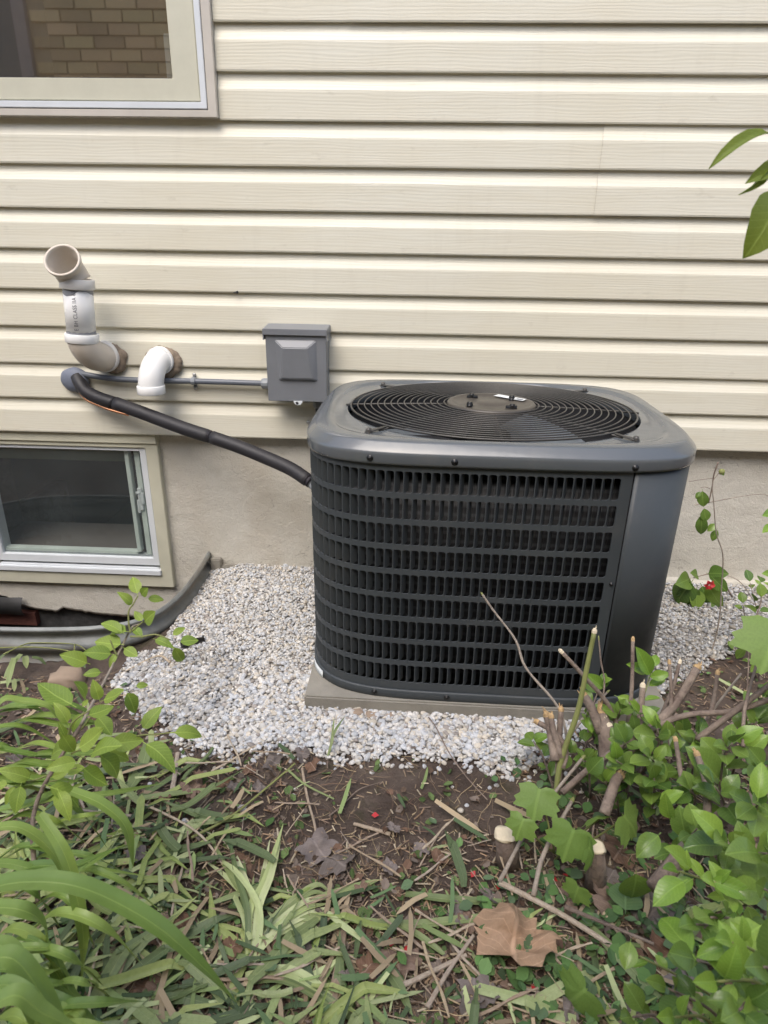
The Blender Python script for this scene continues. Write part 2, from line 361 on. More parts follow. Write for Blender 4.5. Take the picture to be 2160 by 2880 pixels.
def rotz_tilt(n, tilt):
    out = np.zeros((n, 3, 3))
    for i in range(n):
        M = Matrix.Rotation(random.uniform(0, 2*PI), 3, 'Z') @ Matrix.Rotation(random.gauss(0, tilt), 3, 'X') @ Matrix.Rotation(random.gauss(0, tilt), 3, 'Y'); out[i] = M
    return out
def pebcol():
    r = random.random(); b = random.uniform(.52, .74)
    if r < .45: return (b, b*.98, b*.94)
    if r < .78: return (b*.85, b*.88, b*.92)
    if r < .93: return (b*.95, b*.87, b*.74)
    return (b*.55, b*.5, b*.46)
def pebbles(name, lo, hi, dens, sub, smin, smax):
    P = []; S = []; C = []
    for _ in range(int(dens*(hi-lo)*2.3)):
        x, y = random.uniform(-.82, 1.5), random.uniform(lo, hi)
        if not in_gravel(x, y): continue
        if -.18 < x < .62 and -.70 < y < -.1: continue
        d = y-gravel_front(x)
        if d < .06 and random.random() < .5*(1-d/.06)+.25*noise.noise((x*18, y*18, 8)): continue
        dirt_shade = noise.noise((x*2.6, y*2.6, 9)) + (.5 if x > .72 else 0)  # dirt patches, plus shade right of the condenser put into the pebble colour
        if x > .68 and random.random() < .35+.3*noise.noise((x*7, y*7, 3)): continue
        s = smin*.72+(smax-smin*.6)*random.random()**1.8; s *= (1.0 if random.random() < .95 else 1.4)
        P.append((x, y, gh(x, y)+.003+random.random()*.009)); S.append((s*random.uniform(.8, 1.35), s*random.uniform(.65, 1), s*random.uniform(.4, .7)))
        c = pebcol(); k = .72 if dirt_shade > .3 and random.random() < .7 else 1; C.append(tuple(q*k for q in c))
    # strays on the soil in front of the bed
    for _ in range(230 if sub == 2 else 0):
        x = random.uniform(-.78, .45); y = gravel_front(x)-abs(random.gauss(0, .05))*(1.6 if random.random() < .12 else .5)+.01; s = random.uniform(smin, smax)*.9
        P.append((x, y, gh(x, y)+.002)); S.append((s, s*.8, s*.55)); C.append(pebcol())
    v, f = ico(sub)
    v = [tuple(Vector(q)*(1+.22*noise.noise(Vector(q)*1.3))) for q in v]
    o = scatter_mesh(name, v, f, np.array(P), rotz_tilt(len(P), .35), np.array(S), np.array(C), PEB); return tag(o, 'pale grey rounded gravel spread in front of and beside the charcoal air conditioner', 'gravel', kind='stuff')
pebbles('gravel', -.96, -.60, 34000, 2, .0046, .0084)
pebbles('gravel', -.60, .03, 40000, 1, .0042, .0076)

# ------------------------------------------------------------------ house
house = empty('house', (0, .1, 0), 'cream vinyl-sided house wall on a stucco foundation, with a large and a basement window', 'house')
S = .1143
ZL = [0.5648, 0.4526, 0.3362, 0.224, 0.1076, -0.0046, -0.121, -0.2332, -0.3496, -0.4618, -0.5782]
ZL = [z+1.072 for z in ZL]; top = ZL[0]; k = 0
while ZL[0] < 3.4: ZL.insert(0, ZL[0]+S*1.0)
# even-indexed butts in the photo close a two-course panel
def lineidx(k): return ZL.index(top)+k
def siding(ztop_i, x0, x1, lap=0.0):
    v = []; f = []
    n = 2; prof = []
    for c in range(2):
        i = ztop_i+2-c; zb = ZL[i]; zt = ZL[i-1]; h = zt-zb
        prof += [(-.004, zb), (-.0122, zb), (-.0134, zb+.004), (-.0128, zb+.30*h), (-.0124, zb+.60*h), (-.0119, zb+.64*h), (-.0095, zb+.69*h), (-.0038, zb+.82*h), (-.0028, zb+.86*h), (-.0022, zt-.001)]
    prof.append((-.0022, ZL[ztop_i]+.004))
    cols = max(1, int((x1-x0)/.25)); m_ = len(prof)
    for i in range(cols+1):
        x = x0+(x1-x0)*i/cols
        for (y, z) in prof:
            wob = .0011*noise.noise((x*1.7, z*3, ztop_i*3.1)); v.append((x, y+wob-lap, z+.0007*noise.noise((x*2.2, ztop_i*5, 0))))
    for i in range(cols):
        for j in range(m_-1): f.append((i*m_+j, (i+1)*m_+j, (i+1)*m_+j+1, i*m_+j+1))
    o = add('siding_panel', v, f, SIDING, house, smooth=False, fixn=False); return o
WX1, WZ0 = -.562, 1.411
i0 = lineidx(0) % 2
joints = {lineidx(2): .505, lineidx(4): 1.09, lineidx(-2): -.2, lineidx(-4): .8, lineidx(6): 2.4, lineidx(8): -2.6, lineidx(0): 1.9}
for a in range(i0, len(ZL)-2, 2):
    xl, xr = -4.2, 4.2; segs = []
    jx = joints.get(a, random.uniform(2.0, 3.5))
    left = WX1+.001 if ZL[a+2] >= WZ0-.02 and ZL[a+2] < 2.7 else xl
    segs = [(left, jx+.0), (jx, xr)]
    for n_, (p, q) in enumerate(segs): siding(a, p, q, .0022*n_)
    if left > xl: siding(a, xl, -1.85)
# sheathing behind the siding, with the big window's hole left open (never flush with anything)
b = B(); b.box(-4.2, -1.84, .004, .028, ZL[-1]+.004, 3.4); b.box(WX1-.006, 4.2, .004, .028, ZL[-1]+.004, 3.4); b.box(-1.84, WX1-.006, .004, .028, ZL[-1]+.004, WZ0+.006); b.box(-1.84, WX1-.006, .004, .028, 2.66, 3.4)
b.obj('sheathing', TRIM2, house)
# starter strip shadow edge under the lowest course
b = B(); b.box(-4.2, 4.2, -.003, .004, ZL[-1]+.006, ZL[-1]+.03); b.obj('starter_strip', TRIM2, house)
b = B(); b.box(-4.2, 4.2, -.30, .0, 3.402, 3.46); b.obj('soffit', TRIM, house)
# foundation with a basement window opening and a broken lower edge inside the well
BX0, BX1, BZ0, BZ1 = -1.555, -.857, -.094, .49
RAG = [(-1.75, -.19), (-1.62, -.17), (-1.54, -.17), (-1.50, -.185), (-1.46, -.215), (-1.42, -.225), (-1.37, -.23), (-1.335, -.233), (-1.315, -.215), (-1.27, -.222), (-1.17, -.236), (-1.08, -.24), (-.95, -.25), (-.86, -.30), (-.80, -.62)]
def rag(x):
    if x <= RAG[0][0] or x >= RAG[-1][0]: return -.62
    for (a, b_), (c, d) in zip(RAG, RAG[1:]):
        if a <= x <= c: return b_+(d-b_)*(x-a)/(c-a)+.007*noise.noise((x*60, 0, 0))
X = sorted(set([round(x, 4) for x in np.arange(-4.2, -1.8, .1)]+[round(x, 4) for x in np.arange(-1.8, 1.8, .012)]+[round(x, 4) for x in np.arange(1.8, 4.2, .1)]+[BX0, BX1]))
zn = 46; v = []; f = []; N = zn+1
def fy(x, z): return .030+.0035*noise.noise((x*4, z*4, 3))+.0016*noise.noise((x*22, z*22, 5))-(.010*max(0, 1-abs(z-.0)/.03) if x > .62 else 0)
for x in X:
    zb = rag(x); zz = [zb+(.05-zb)*0 for _ in range(1)]
    for j in range(N):
        t = j/zn
        if j < 12: z = zb+(BZ0-zb)*j/12
        else: z = BZ0+(BZ1+.02-BZ0)*(j-12)/(zn-12)
        v.append((x, fy(x, z), z))
nb = len(v)
for x in X: v.append((x, .058, rag(x)+.01))
for i in range(len(X)-1):
    hole = X[i] >= BX0-1e-6 and X[i+1] <= BX1+1e-6
    for j in range(zn):
        if hole and j >= 12: continue
        f.append((i*N+j, (i+1)*N+j, (i+1)*N+j+1, i*N+j+1))
    f.append((nb+i, nb+i+1, (i+1)*N, i*N))
add('foundation_wall', v, f, STUCCO, house, smooth=True, fixn=False)
b = B(); b.box(-4.2, BX0-.02, .06, .30, -.7, .48); b.box(BX1+.02, 4.2, .06, .30, -.7, .48); b.box(BX0-.02, BX1+.02, .06, .30, -.7, BZ0-.01); b.obj('foundation_block', BLOCK, house)
v = B(); v.box(-1.72, -1.43, .035, .062, -.30, -.245); v.obj('exposed_brick', REDB, house)
# rough footing ledge at the right
v = []; f = []; n = 60
for i in range(n+1):
    x = .62+1.6*i/n; a = .012*noise.noise((x*9, 1, 0)); bq = .012*noise.noise((x*14, 5, 0))
    v += [(x, .028, .012+a), (x, .006+bq, .006+a), (x, -.006+bq, -.02), (x, -.006+bq, -.06)]
for i in range(n):
    for j in range(3): f.append((i*4+j, i*4+4+j, i*4+5+j, i*4+1+j))
add('footing_ledge', v, f, STUCCO, house)
# loose plaster flakes at the lower edge
def slab_rough(name, c, sx, sy, sz, mat, parent, seed):
    bm = bmesh.new(); bmesh.ops.create_icosphere(bm, subdivisions=3, radius=1)
    vs_ = [];
    for q in bm.verts:
        p = q.co.normalized(); p = Vector((math.copysign(abs(p.x)**.6, p.x), math.copysign(abs(p.y)**.6, p.y), math.copysign(abs(p.z)**.6, p.z)))
        p = p*(1+.22*noise.noise(p*1.7+Vector((seed, 0, 0)))+.12*noise.noise(p*4.5+Vector((seed, 3, 0)))); vs_.append((c[0]+p.x*sx, c[1]+p.y*sy, c[2]+p.z*sz))
    fs = [tuple(y.index for y in x.verts) for x in bm.faces]; bm.free(); return add(name, vs_, fs, mat, parent, smooth=True)
# ---- windows
def frame(name, x0, x1, z0, z1, t, y0, y1, mat, parent, tz=None, bevel=.0015, sides='LRTB'):
    """mitred frame of four members as one mesh"""
    tz = tz or t; v = []; f = []
    for y in (y0, y1):
        for (x, z) in ((x0, z0), (x1, z0), (x1, z1), (x0, z1)): v.append((x, y, z))
        for (x, z) in ((x0+t, z0+tz), (x1-t, z0+tz), (x1-t, z1-tz), (x0+t, z1-tz)): v.append((x, y, z))
    for k in range(4):
        k2 = (k+1) % 4
        f += [(k, k2, 4+k2, 4+k), (8+k, 12+k, 12+k2, 8+k2), (k, 8+k, 8+k2, k2), (4+k, 4+k2, 12+k2, 12+k)]
    return add(name, v, f, mat, parent, bevel=bevel)
win = empty('upper_window', (-1.2, 0, WZ0)); put(win, Matrix.Translation((-1.2, 0, WZ0)), house)
XL, XR, ZT = -1.845, WX1, 2.665
frame('trim', XL, XR, WZ0, ZT, .025, -.030, .02, TRIM2, win, .018)
frame('gasket', XL+.0245, XR-.0245, WZ0+.0175, ZT-.0175, .006, -.020, .02, GASKET, win, .005, 0)
frame('outer_frame', XL+.028, XR-.028, WZ0+.021, ZT-.021, .0165, -.027, .02, SASHW, win, .0165)
frame('gasket', XL+.0445, XR-.0445, WZ0+.0375, ZT-.0375, .006, -.012, .02, GASKET, win, .006, 0)
frame('sash', XL+.047, XR-.047, WZ0+.040, ZT-.040, .073, -.020, .02, TRIM, win, .054, .002)
GX0, GX1, GZ0, GZ1 = XL+.12, XR-.12, WZ0+.094, ZT-.094
frame('glazing_bead', GX0-.001, GX1+.001, GZ0-.001, GZ1+.001, .005, -.006, .02, GASKET, win, .005, 0)
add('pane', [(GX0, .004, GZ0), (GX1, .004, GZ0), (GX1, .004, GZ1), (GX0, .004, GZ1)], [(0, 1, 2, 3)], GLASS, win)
v = []; f = []                                                # room behind the glass
b = B(); b.box(-2.3, -.2, .30, 2.6, .9, 3.0); b.f = b.f[:2]+b.f[3:]
b.obj('room', simple('dim_room', (.22, .18, .13), .9).m, house, fixn=False)
b = B(); b.box(-2.3, GX0-.08, .04, .30, 1.0, 3.0); b.box(GX1+.08, -.2, .04, .30, 1.0, 3.0); b.box(GX0-.08, GX1+.08, .04, .30, .95, GZ0-.01); b.box(GX0-.08, GX1+.08, .04, .30, GZ1+.03, 3.0); b.obj('window_reveal', SASHW, house)
o = B().box(-.716, -.676, .035, .075, GZ0-.02, 1.622).obj('white_block', STICK, bevel=.002); tag(o, 'white block standing inside the upper window in its lower right corner', 'block')
# basement window
bw = empty('basement_window', (-1.2, 0, BZ0)); put(bw, Matrix.Translation((-1.2, .02, BZ0)), house)
frame('trim', BX0, BX1, BZ0, .4905, .043, .006, .05, TRIM, bw, .050, .002)
b = B(); b.box(BX0+.02, BX1-.001, -.001, .006, .458, .4905); b.obj('head_trim', TRIM, bw, bevel=.001)
frame('frame', BX0+.045, BX1-.045, -.010, .456, .023, .014, .07, SASHW, bw, .030, .002)
b = B(); b.box(BX0+.04, BX1-.04, -.002, .03, -.043, -.022); b.box(BX0+.05, BX1-.05, .010, .03, -.022, -.018); b.obj('sill', SASHW, bw, bevel=.002)
b = B(); b.box(BX0+.044, BX1-.044, .03, .06, -.022, -.010); b.obj('sill_joint', simple('dirty_joint', (.10, .08, .06), .9).m, bw)
add('pane', [(BX0+.068, .026, .02), (BX1-.068, .026, .02), (BX1-.068, .026, .43), (BX0+.068, .026, .43)], [(0, 1, 2, 3)], GLASS2, bw)
b = B(); b.box(-.989, -.975, .033, .060, .035, .44); b.box(-1.49, -.989, .033, .060, .021, .036); b.obj('inner_sash', SASHG, bw, bevel=.001)
b = B(); b.box(-.958, -.940, .040, .075, .022, .44); b.obj('inner_jamb', SASHG, bw, bevel=.001)
b = B(); b.box(-.975, -.958, .06, .08, .022, .44); b.obj('sash_track', GASKET, bw)
b = B(); b.box(-.960, -.944, .032, .040, .20, .285); b.box(-.966, -.950, .029, .038, .262, .272); b.box(-.952, -.938, .030, .038, .225, .268); b.box(-.966, -.956, .031, .038, .19, .24); b.obj('latch', SASHW, bw, bevel=.002)
b = B(); b.box(-1.486, -.93, .028, .032, .0215, .0255); b.obj('spacer_bar', FITTING, bw)
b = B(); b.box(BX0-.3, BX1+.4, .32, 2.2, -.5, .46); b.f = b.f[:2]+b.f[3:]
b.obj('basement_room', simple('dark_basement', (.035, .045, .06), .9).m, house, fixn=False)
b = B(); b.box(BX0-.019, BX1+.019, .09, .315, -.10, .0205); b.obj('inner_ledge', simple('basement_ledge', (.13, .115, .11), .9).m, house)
b = B(); b.box(BX0-.019, BX1+.019, .10, .13, .36, .47); b.obj('blind_reflection', simple('olive_reflection', (.20, .23, .19), .9).m, house)  # added slab, its olive colour stands in for the pane's upper reflection

# ------------------------------------------------------------------ neighbouring house (seen in the window's reflection)
nh = empty('neighbour_house', (0, -3.5, 0), 'yellow brick neighbouring house seen mirrored in the upper window pane', 'house')
BRK = M_('yellow_brick', (.34, .27, .14), .85); BRK.color(c=BRK.attr()); BRK.bump(BRK.noise(60, 4), .003)
NY = -3.3
b = B(); b.box(-9, 9, NY-.3, NY-.012, -.1, 3.12); b.obj('mortar_wall', simple('brown_mortar', (.33, .25, .155), .9).m, nh)
NWX0, NWX1, NWZ0, NWZ1 = -5.2, -2.78, 2.02, 3.0
P = []; Sz = []; C = []
for r in range(40):
    z = r*.077+.03
    x = -6.5+(.11 if r % 2 else 0)
    while x < 4.5:
        if not (NWX0-.1 < x < NWX1+.1 and NWZ0-.06 < z < NWZ1+.05) and z < 3.08:
            P.append((x, NY-.008, z)); Sz.append((.104, .012+random.random()*.003, .033)); q = random.uniform(.75, 1.15); C.append((.50*q, .365*q*random.uniform(.93, 1.05), .19*q))
        x += .22
cv = [(x, y, z) for z in (-1, 1) for y in (-1, 1) for x in (-1, 1)]; cf = [(0, 2, 3, 1), (4, 5, 7, 6), (0, 1, 5, 4), (2, 6, 7, 3), (0, 4, 6, 2), (1, 3, 7, 5)]
o = scatter_mesh('brick', cv, cf, np.array(P), np.tile(np.eye(3), (len(P), 1, 1)), np.array(Sz), np.array(C), BRK.m, False); tag(o, kind='stuff'); put(o, Matrix.Identity(4), nh)
nw = frame('window', NWX0, NWX1, NWZ0, NWZ1, .09, NY-.02, NY+.03, simple('mauve_grey_window_frame', (.22, .19, .18), .6).m, nh, .09)
add('pane', [(NWX0+.09, NY-.004, NWZ0+.09), (NWX1-.09, NY-.004, NWZ0+.09), (NWX1-.09, NY-.004, NWZ1-.09), (NWX0+.09, NY-.004, NWZ1-.09)], [(0, 1, 2, 3)], simple('dark_pane', (.05, .05, .045), .15).m, nw)
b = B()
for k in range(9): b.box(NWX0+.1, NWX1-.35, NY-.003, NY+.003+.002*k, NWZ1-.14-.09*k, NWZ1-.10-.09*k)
b.obj('blind_reflection', simple('yellow_lit_blind', (.5, .46, .28), .8).m, nw)  # yellow light on the slats is put into their colour
v = []; f = []
for i in range(61):
    x = NWX0+.1+1.5*i/60; y = NY+.008+.006*math.sin(i*1.3); v += [(x, y, NWZ0+.1), (x, y, NWZ1-.85)]
for i in range(60): f.append((2*i, 2*i+2, 2*i+3, 2*i+1))
add('curtain', v, f, simple('pale_curtain', (.35, .37, .34), .9).m, nw, fixn=False)

# ------------------------------------------------------------------ concrete pad and condenser
TILT = Matrix.Translation((.207, -.392, .0)) @ Matrix.Rotation(math.radians(-1.0), 4, 'Z') @ Matrix.Rotation(math.radians(.9), 4, 'X')
pad = B(); pad.box(-.447, .46, -.366, .36, -.03, .038)
PM = TILT
o = add('concrete_pad', [PM @ p for p in pad.v], pad.f, CONC, bevel=.004); tag(o, 'worn grey concrete slab in the gravel carrying the air conditioner', 'concrete slab')
ac = empty('air_conditioner', (0, 0, 0), 'charcoal outdoor air conditioner with louvred sides and round top fan grille', 'air conditioner', M=TILT @ Matrix.Translation((0, 0, .039)))
AX, AY, NEXP = .449, .352, 4.6
def polar_out(phi, off):
    c, s = math.cos(phi), math.sin(phi); r = (abs(c/AX)**NEXP+abs(s/AY)**NEXP)**(-1/NEXP); p = Vector((r*c, r*s, 0))
    nx_ = math.copysign(abs(p.x/AX)**(NEXP-1), c)/AX; ny_ = math.copysign(abs(p.y/AY)**(NEXP-1), s)/AY; l = math.hypot(nx_, ny_)
    return Vector((p.x+nx_/l*off, p.y+ny_/l*off, 0)), Vector((nx_/l, ny_/l, 0))
def sup(th, off=0.0): return polar_out(th, off)
# arc-length table, starting at the seam on the front right and running left (clockwise seen from above)
NT = 4000; tab = []; L_ = 0; prev = None
def superang(x, y): return math.atan2(y, x)
seamx = .276; th0 = superang(seamx, -AY*(1-(seamx/AX)**NEXP)**(1/NEXP))
for i in range(NT+1):
    th = th0-2*PI*i/NT; p, n_ = sup(th)
    if prev is not None: L_ += (p-prev).length
    tab.append((L_, th)); prev = p
PERIM = L_; TL = [t[0] for t in tab]
def onper(s, off=0):
    s = s % PERIM; i = int(np.searchsorted(TL, s)); i = max(1, min(NT, i)); a, b_ = tab[i-1], tab[i]
    t = (s-a[0])/max(1e-9, b_[0]-a[0]); th = a[1]+(b_[1]-a[1])*t; return sup(th, off)
def pt(s, z, off=0): p, _ = onper(s, off); return Vector((p.x, p.y, z))
ZB, ZTOP = .022, .616
def wall_strip(name, s0, s1, z0, z1, off, mat, n=60, th=.0015):
    v = []; f = []
    for i in range(n+1):
        s = s0+(s1-s0)*i/n; v += [pt(s, z0, off), pt(s, z1, off), pt(s, z0, off-th), pt(s, z1, off-th)]
    for i in range(n): a = i*4; f += [(a, a+4, a+5, a+1), (a+2, a+3, a+7, a+6), (a, a+2, a+6, a+4), (a+1, a+5, a+7, a+3)]
    f += [(0, 1, 3, 2), (n*4, n*4+2, n*4+3, n*4+1)]
    return add(name, v, f, mat, ac, smooth=True, L=True)
# louvred panel
PW = .0202; NC = 75; s_start = .024; NR = 9; RP = (ZTOP-ZB-.028)/NR
def cellhole(w_, h_, r, k=3):
    """rounded hole, pointing corner order counter-clockwise"""
    out = []
    for cx_, cy_, a0 in ((w_-r, r, -PI/2), (w_-r, h_-r, 0), (r, h_-r, PI/2), (r, r, PI)):
        for i in range(k+1): t = a0+PI/2*i/k; out.append((cx_+r*math.cos(t), cy_+r*math.sin(t)))
    return out
hw, hh = PW-.0021, RP-.0125; hole = cellhole(hw, hh, .0055)
v = []; f = []
def PV(s, z, off=0): v.append(pt(s, z, off)); return len(v)-1
z_rows = [ZB+.018+r*RP for r in range(NR)]
for r in range(NR):
    z0 = z_rows[r]
    for c in range(NC):
        s0 = s_start+c*PW
        oc = [PV(s0, z0), PV(s0+PW, z0), PV(s0+PW, z0+RP), PV(s0, z0+RP)]    # corners (s, z)
        hi = [PV(s0+.00105+a, z0+.0061+b_) for a, b_ in hole]; hb = [PV(s0+.00105+a, z0+.0061+b_, -.0035) for a, b_ in hole]
        K = len(hole); q = K//4
        # quadrants: 0 lower right, 1 upper right, 2 upper left, 3 lower left
        cornerof = [oc[1], oc[2], oc[3], oc[0]]
        for k in range(K):
            k2 = (k+1) % K; qa = k//q
            if k2//q != qa: f.append((cornerof[qa], cornerof[k2//q], hi[k2], hi[k]))
            else: f.append((cornerof[qa], hi[k2], hi[k]))
            f.append((hi[k], hi[k2], hb[k2], hb[k]))
for (za, zb) in ((ZB, z_rows[0]), (z_rows[-1]+RP, ZTOP+.012)):
    for c in range(NC): a = PV(s_start+c*PW, za); PV(s_start+(c+1)*PW, za); PV(s_start+(c+1)*PW, zb); PV(s_start+c*PW, zb); f.append((a, a+1, a+2, a+3))
for c in range(4):
    a = PV(c*s_start/4, ZB); PV((c+1)*s_start/4, ZB); PV((c+1)*s_start/4, ZTOP+.012); PV(c*s_start/4, ZTOP+.012); f.append((a, a+1, a+2, a+3))
add('louvred_panel', v, f, ACP, ac, L=True, fixn=True)
VH = RP-.011                                                 # the slanted vanes behind the slots: each of the front 33 columns' vanes is a part
vv_ = [(0, -.0012, 0), (0, -.0012, VH), (.0030, .0042, .0005), (.0030, .0042, VH-.0005), (.0088, .0140, .003), (.0088, .0140, VH-.003)]; vf_ = [(0, 1, 3, 2), (2, 3, 5, 4)]
vane = mesh('vane', vv_, vf_, ACP, True); v = []; f = []
for r in range(NR):
    for c in range(NC):
        p, n_ = onper(s_start+(c+1)*PW-.0016, -.0004); tx = Vector((-n_.y, n_.x, 0)); M = Matrix(((tx.x, -n_.x, 0, p.x), (tx.y, -n_.y, 0, p.y), (0, 0, 1, z_rows[r]+.0055), (0, 0, 0, 1)))
        if c < 33: inst('vane', vane, WM[ac] @ M, ac)
        else:
            n0 = len(v); v += [M @ Vector(q) for q in vv_]; f += [tuple(n0+k for k in q) for q in vf_]
tag(add('vanes', v, f, ACP, ac, L=True, fixn=False, smooth=True), kind='stuff')
sp_end = s_start+NC*PW
wall_strip('service_panel', sp_end+.002, PERIM-.0035, ZB, ZTOP+.006, .0005, ACP, 120, .003)
wall_strip('coil', 0, PERIM, ZB, ZTOP, -.026, COIL, 160, .004)
wall_strip('panel_seam', PERIM-.006, PERIM+.003, ZB, ZTOP, -.006, ACD, 3)
b = B(); p, _ = onper(PERIM+.004); b.box(p.x-.006, p.x+.022, p.y-.0012, p.y+.01, ZTOP+.002, ZTOP+.0085); b.obj('seam_notch', ACD, ac, L=True)
# base pan
v = []; f = []; n = 160; prof = [(-.10, -.002), (.003, -.002), (.0055, .001), (.0055, .020), (.004, .0235), (-.001, .0245), (-.001, .019)]
for i in range(n):
    for (o_, z) in prof: v.append(pt(PERIM*i/n, z, o_))
m_ = len(prof)
for i in range(n):
    for j in range(m_-1): f.append((i*m_+j, ((i+1) % n)*m_+j, ((i+1) % n)*m_+j+1, i*m_+j+1))
add('base_pan', v, f, ACP, ac, smooth=True, L=True)
# top cap : outline by angle so that it can run into the round opening
HX, HY, HZC = .372, .318, -.002
capv = []; rings = []
prof = [(.001, ZTOP-.001), (.0065, ZTOP-.001), (.0075, ZTOP+.004), (.0075, ZTOP+.020), (.0068, ZTOP+.0245), (.0040, ZTOP+.0285), (-.0030, ZTOP+.0355), (-.0110, ZTOP+.0435), (-.0150, ZTOP+.0470), (-.020, ZTOP+.0484), (-.027, ZTOP+.0488)]
phis = []
for k in range(300):
    # denser near the corners
    phis.append(2*PI*k/300)
for (o_, z) in prof: rings.append([Vector((*polar_out(p, o_)[0].xy, z)) for p in phis])
inner = [polar_out(p, -.027)[0] for p in phis]; ell = [Vector((HX*HY*math.cos(p), HX*HY*math.sin(p), 0))/math.hypot(HY*math.cos(p), HX*math.sin(p)) for p in phis]
zt = ZTOP+.0488
for t, dz in ((.06, .0002), (.20, .0), (.30, -.0010), (.36, -.0058), (.42, -.0072), (.7, -.0075), (.93, -.0078), (.975, -.0066), (1.0, -.009), (1.0, -.020), (.985, -.03)):
    rr_ = []
    for q in range(300):
        a, b_ = inner[q], ell[q]; d = (a.length-b_.length); tt = t
        k = min(1, max(0, (d-.004)/.035))
        p = a.lerp(b_, tt); rr_.append(Vector((p.x, p.y, zt+dz*(k if t < .97 else 1))))
    rings.append(rr_)
v = [p for r in rings for p in r]; f = []; n = 300
for i in range(len(rings)-1):
    for k in range(n): f.append((i*n+k, i*n+(k+1) % n, (i+1)*n+(k+1) % n, (i+1)*n+k))
add('top_cap', v, f, ACT, ac, smooth=True, L=True)
# shroud, fan and motor below the grille
b = B(); b.lathe((0, 0, ZTOP+.02), [(.365, 0), (.36, -.16), (.0, -.17)], seg=48); v = [Vector((p.x, p.y*HY/HX, p.z)) for p in b.v]
add('fan_shroud', v, b.f, ACD, ac, smooth=True, L=True)
fan = empty('fan', (0, 0, 0)); put(fan, WM[ac] @ Matrix.Translation((0, 0, ZTOP-.05)), ac)
b = B(); b.lathe((0, 0, 0), [(.0, .03), (.055, .03), (.06, .02), (.06, -.03), (0, -.03)]); add('motor', b.v, b.f, ACD, fan, L=True, smooth=True)
for q in range(3):
    v = []; f = []; a0 = 2*PI*q/3+2.75
    for i in range(9):
        r = .06+.235*i/8
        for j in range(7):
            a = a0+(j/6-.5)*(1.15-.25*i/8); v.append((r*math.cos(a), r*math.sin(a)*.93, .022*(j/6-.5)*2))
    for i in range(8):
        for j in range(6): f.append((i*7+j, i*7+7+j, i*7+8+j, i*7+1+j))
    add('blade', v, f, BLADE, fan, L=True, smooth=True)
gr = empty('fan_grille', (0, 0, 0)); ZG = ZTOP+.048; put(gr, WM[ac] @ Matrix.Translation((0, 0, ZG)), ac)
def gz(r): return .010*(1-(r/.37)**2)
EY = .955*HY/HX
for q in range(15):
    r = .122+q*(.242/14); b = B(); pts = [Vector((r*math.cos(t), r*EY/.955*math.sin(t)*.985, gz(r))) for t in np.linspace(0, 2*PI, 97)]
    n0 = 6; R_ = .0017 if q < 14 else .0025
    vv_ = []; ff_ = []
    for i in range(96):
        t = 2*PI*i/96; p = pts[i]; rd = Vector((math.cos(t), math.sin(t), 0))
        for k in range(n0): a = 2*PI*k/n0; vv_.append(p+rd*math.cos(a)*R_+Vector((0, 0, math.sin(a)*R_)))
    for i in range(96):
        for k in range(n0): ff_.append((i*n0+k, ((i+1) % 96)*n0+k, ((i+1) % 96)*n0+(k+1) % n0, i*n0+(k+1) % n0))
    add('ring', vv_, ff_, WIRE, gr, smooth=True, L=True, fixn=False)
for q in range(8):
    a = PI/4*q+(.0 if q % 2 == 0 else .0); out = .372 if q % 2 else .366
    for sgn in ((0,) if q % 2 == 0 else (-1, 1)):
        dx = Vector((-math.sin(a), math.cos(a), 0))*.003*sgn
        pts = [Vector((r*math.cos(a), r*EY/.955*math.sin(a), gz(r)-.0045))+dx for r in np.linspace(.11, out+(.012 if q % 2 == 0 else .015), 8)]
        b = B(); b.tube(pts, .0024, 6); b.obj('spoke', WIRE, gr, smooth=True, L=True)
b = B(); b.lathe((0, 0, .010), [(0, .004), (.040, .004), (.042, .0015), (.050, .001), (.099, .001), (.102, .004), (.110, .004), (.114, .0), (.114, -.004)], seg=64); v = [Vector((p.x, p.y*.93, p.z)) for p in b.v]
add('hub_plate', v, b.f, HUB, gr, smooth=True, L=True)
for q in range(4):
    a = PI/4+PI/2*q-.1; c = Vector((.075*math.cos(a), .07*math.sin(a), .0085)); b = B(); b.lathe(c, [(0, .014), (.006, .014), (.008, .010), (.008, 0)], seg=8); d = Vector((math.cos(a+.7), math.sin(a+.7), 0)); b.tube([c-d*.016+Vector((0, 0, .003)), c+d*.012+Vector((0, 0, .004))], .0065, 8)
    b.obj('hub_bolt', SCREW, gr, smooth=True, L=True)
for q in range(4):
    a = PI/4+PI/2*q; a = math.atan2(math.sin(a)*.86, math.cos(a)); rr_ = .392; d = Vector((math.cos(a), math.sin(a), 0)); c = Vector((d.x*rr_, d.y*rr_, -.006))
    b = B(); b.tube([c-d*.05+Vector((0, 0, .006)), c-d*.01+Vector((0, 0, .003)), c+d*.006], [.004, .007, .008], 8, squash=.4); b.lathe(c, [(0, .011), (.005, .010), (.007, .005), (.007, -.003)], seg=10)
    b.obj('bracket', WIRE, gr, smooth=True, L=True)
v = [Vector((x, y*.93, .0145)) for x, y in ((.012, .075), (.082, .018), (.096, .040), (.028, .096))]
add('sticker', v, [(0, 1, 2, 3)], STICK, gr, L=True, fixn=False)
v = [Vector((x, y*.93, .0149)) for x, y in ((.066, .038), (.082, .025), (.088, .034), (.072, .046))]; add('sticker_print', v, [(0, 1, 2, 3)], INK, gr, L=True, fixn=False)
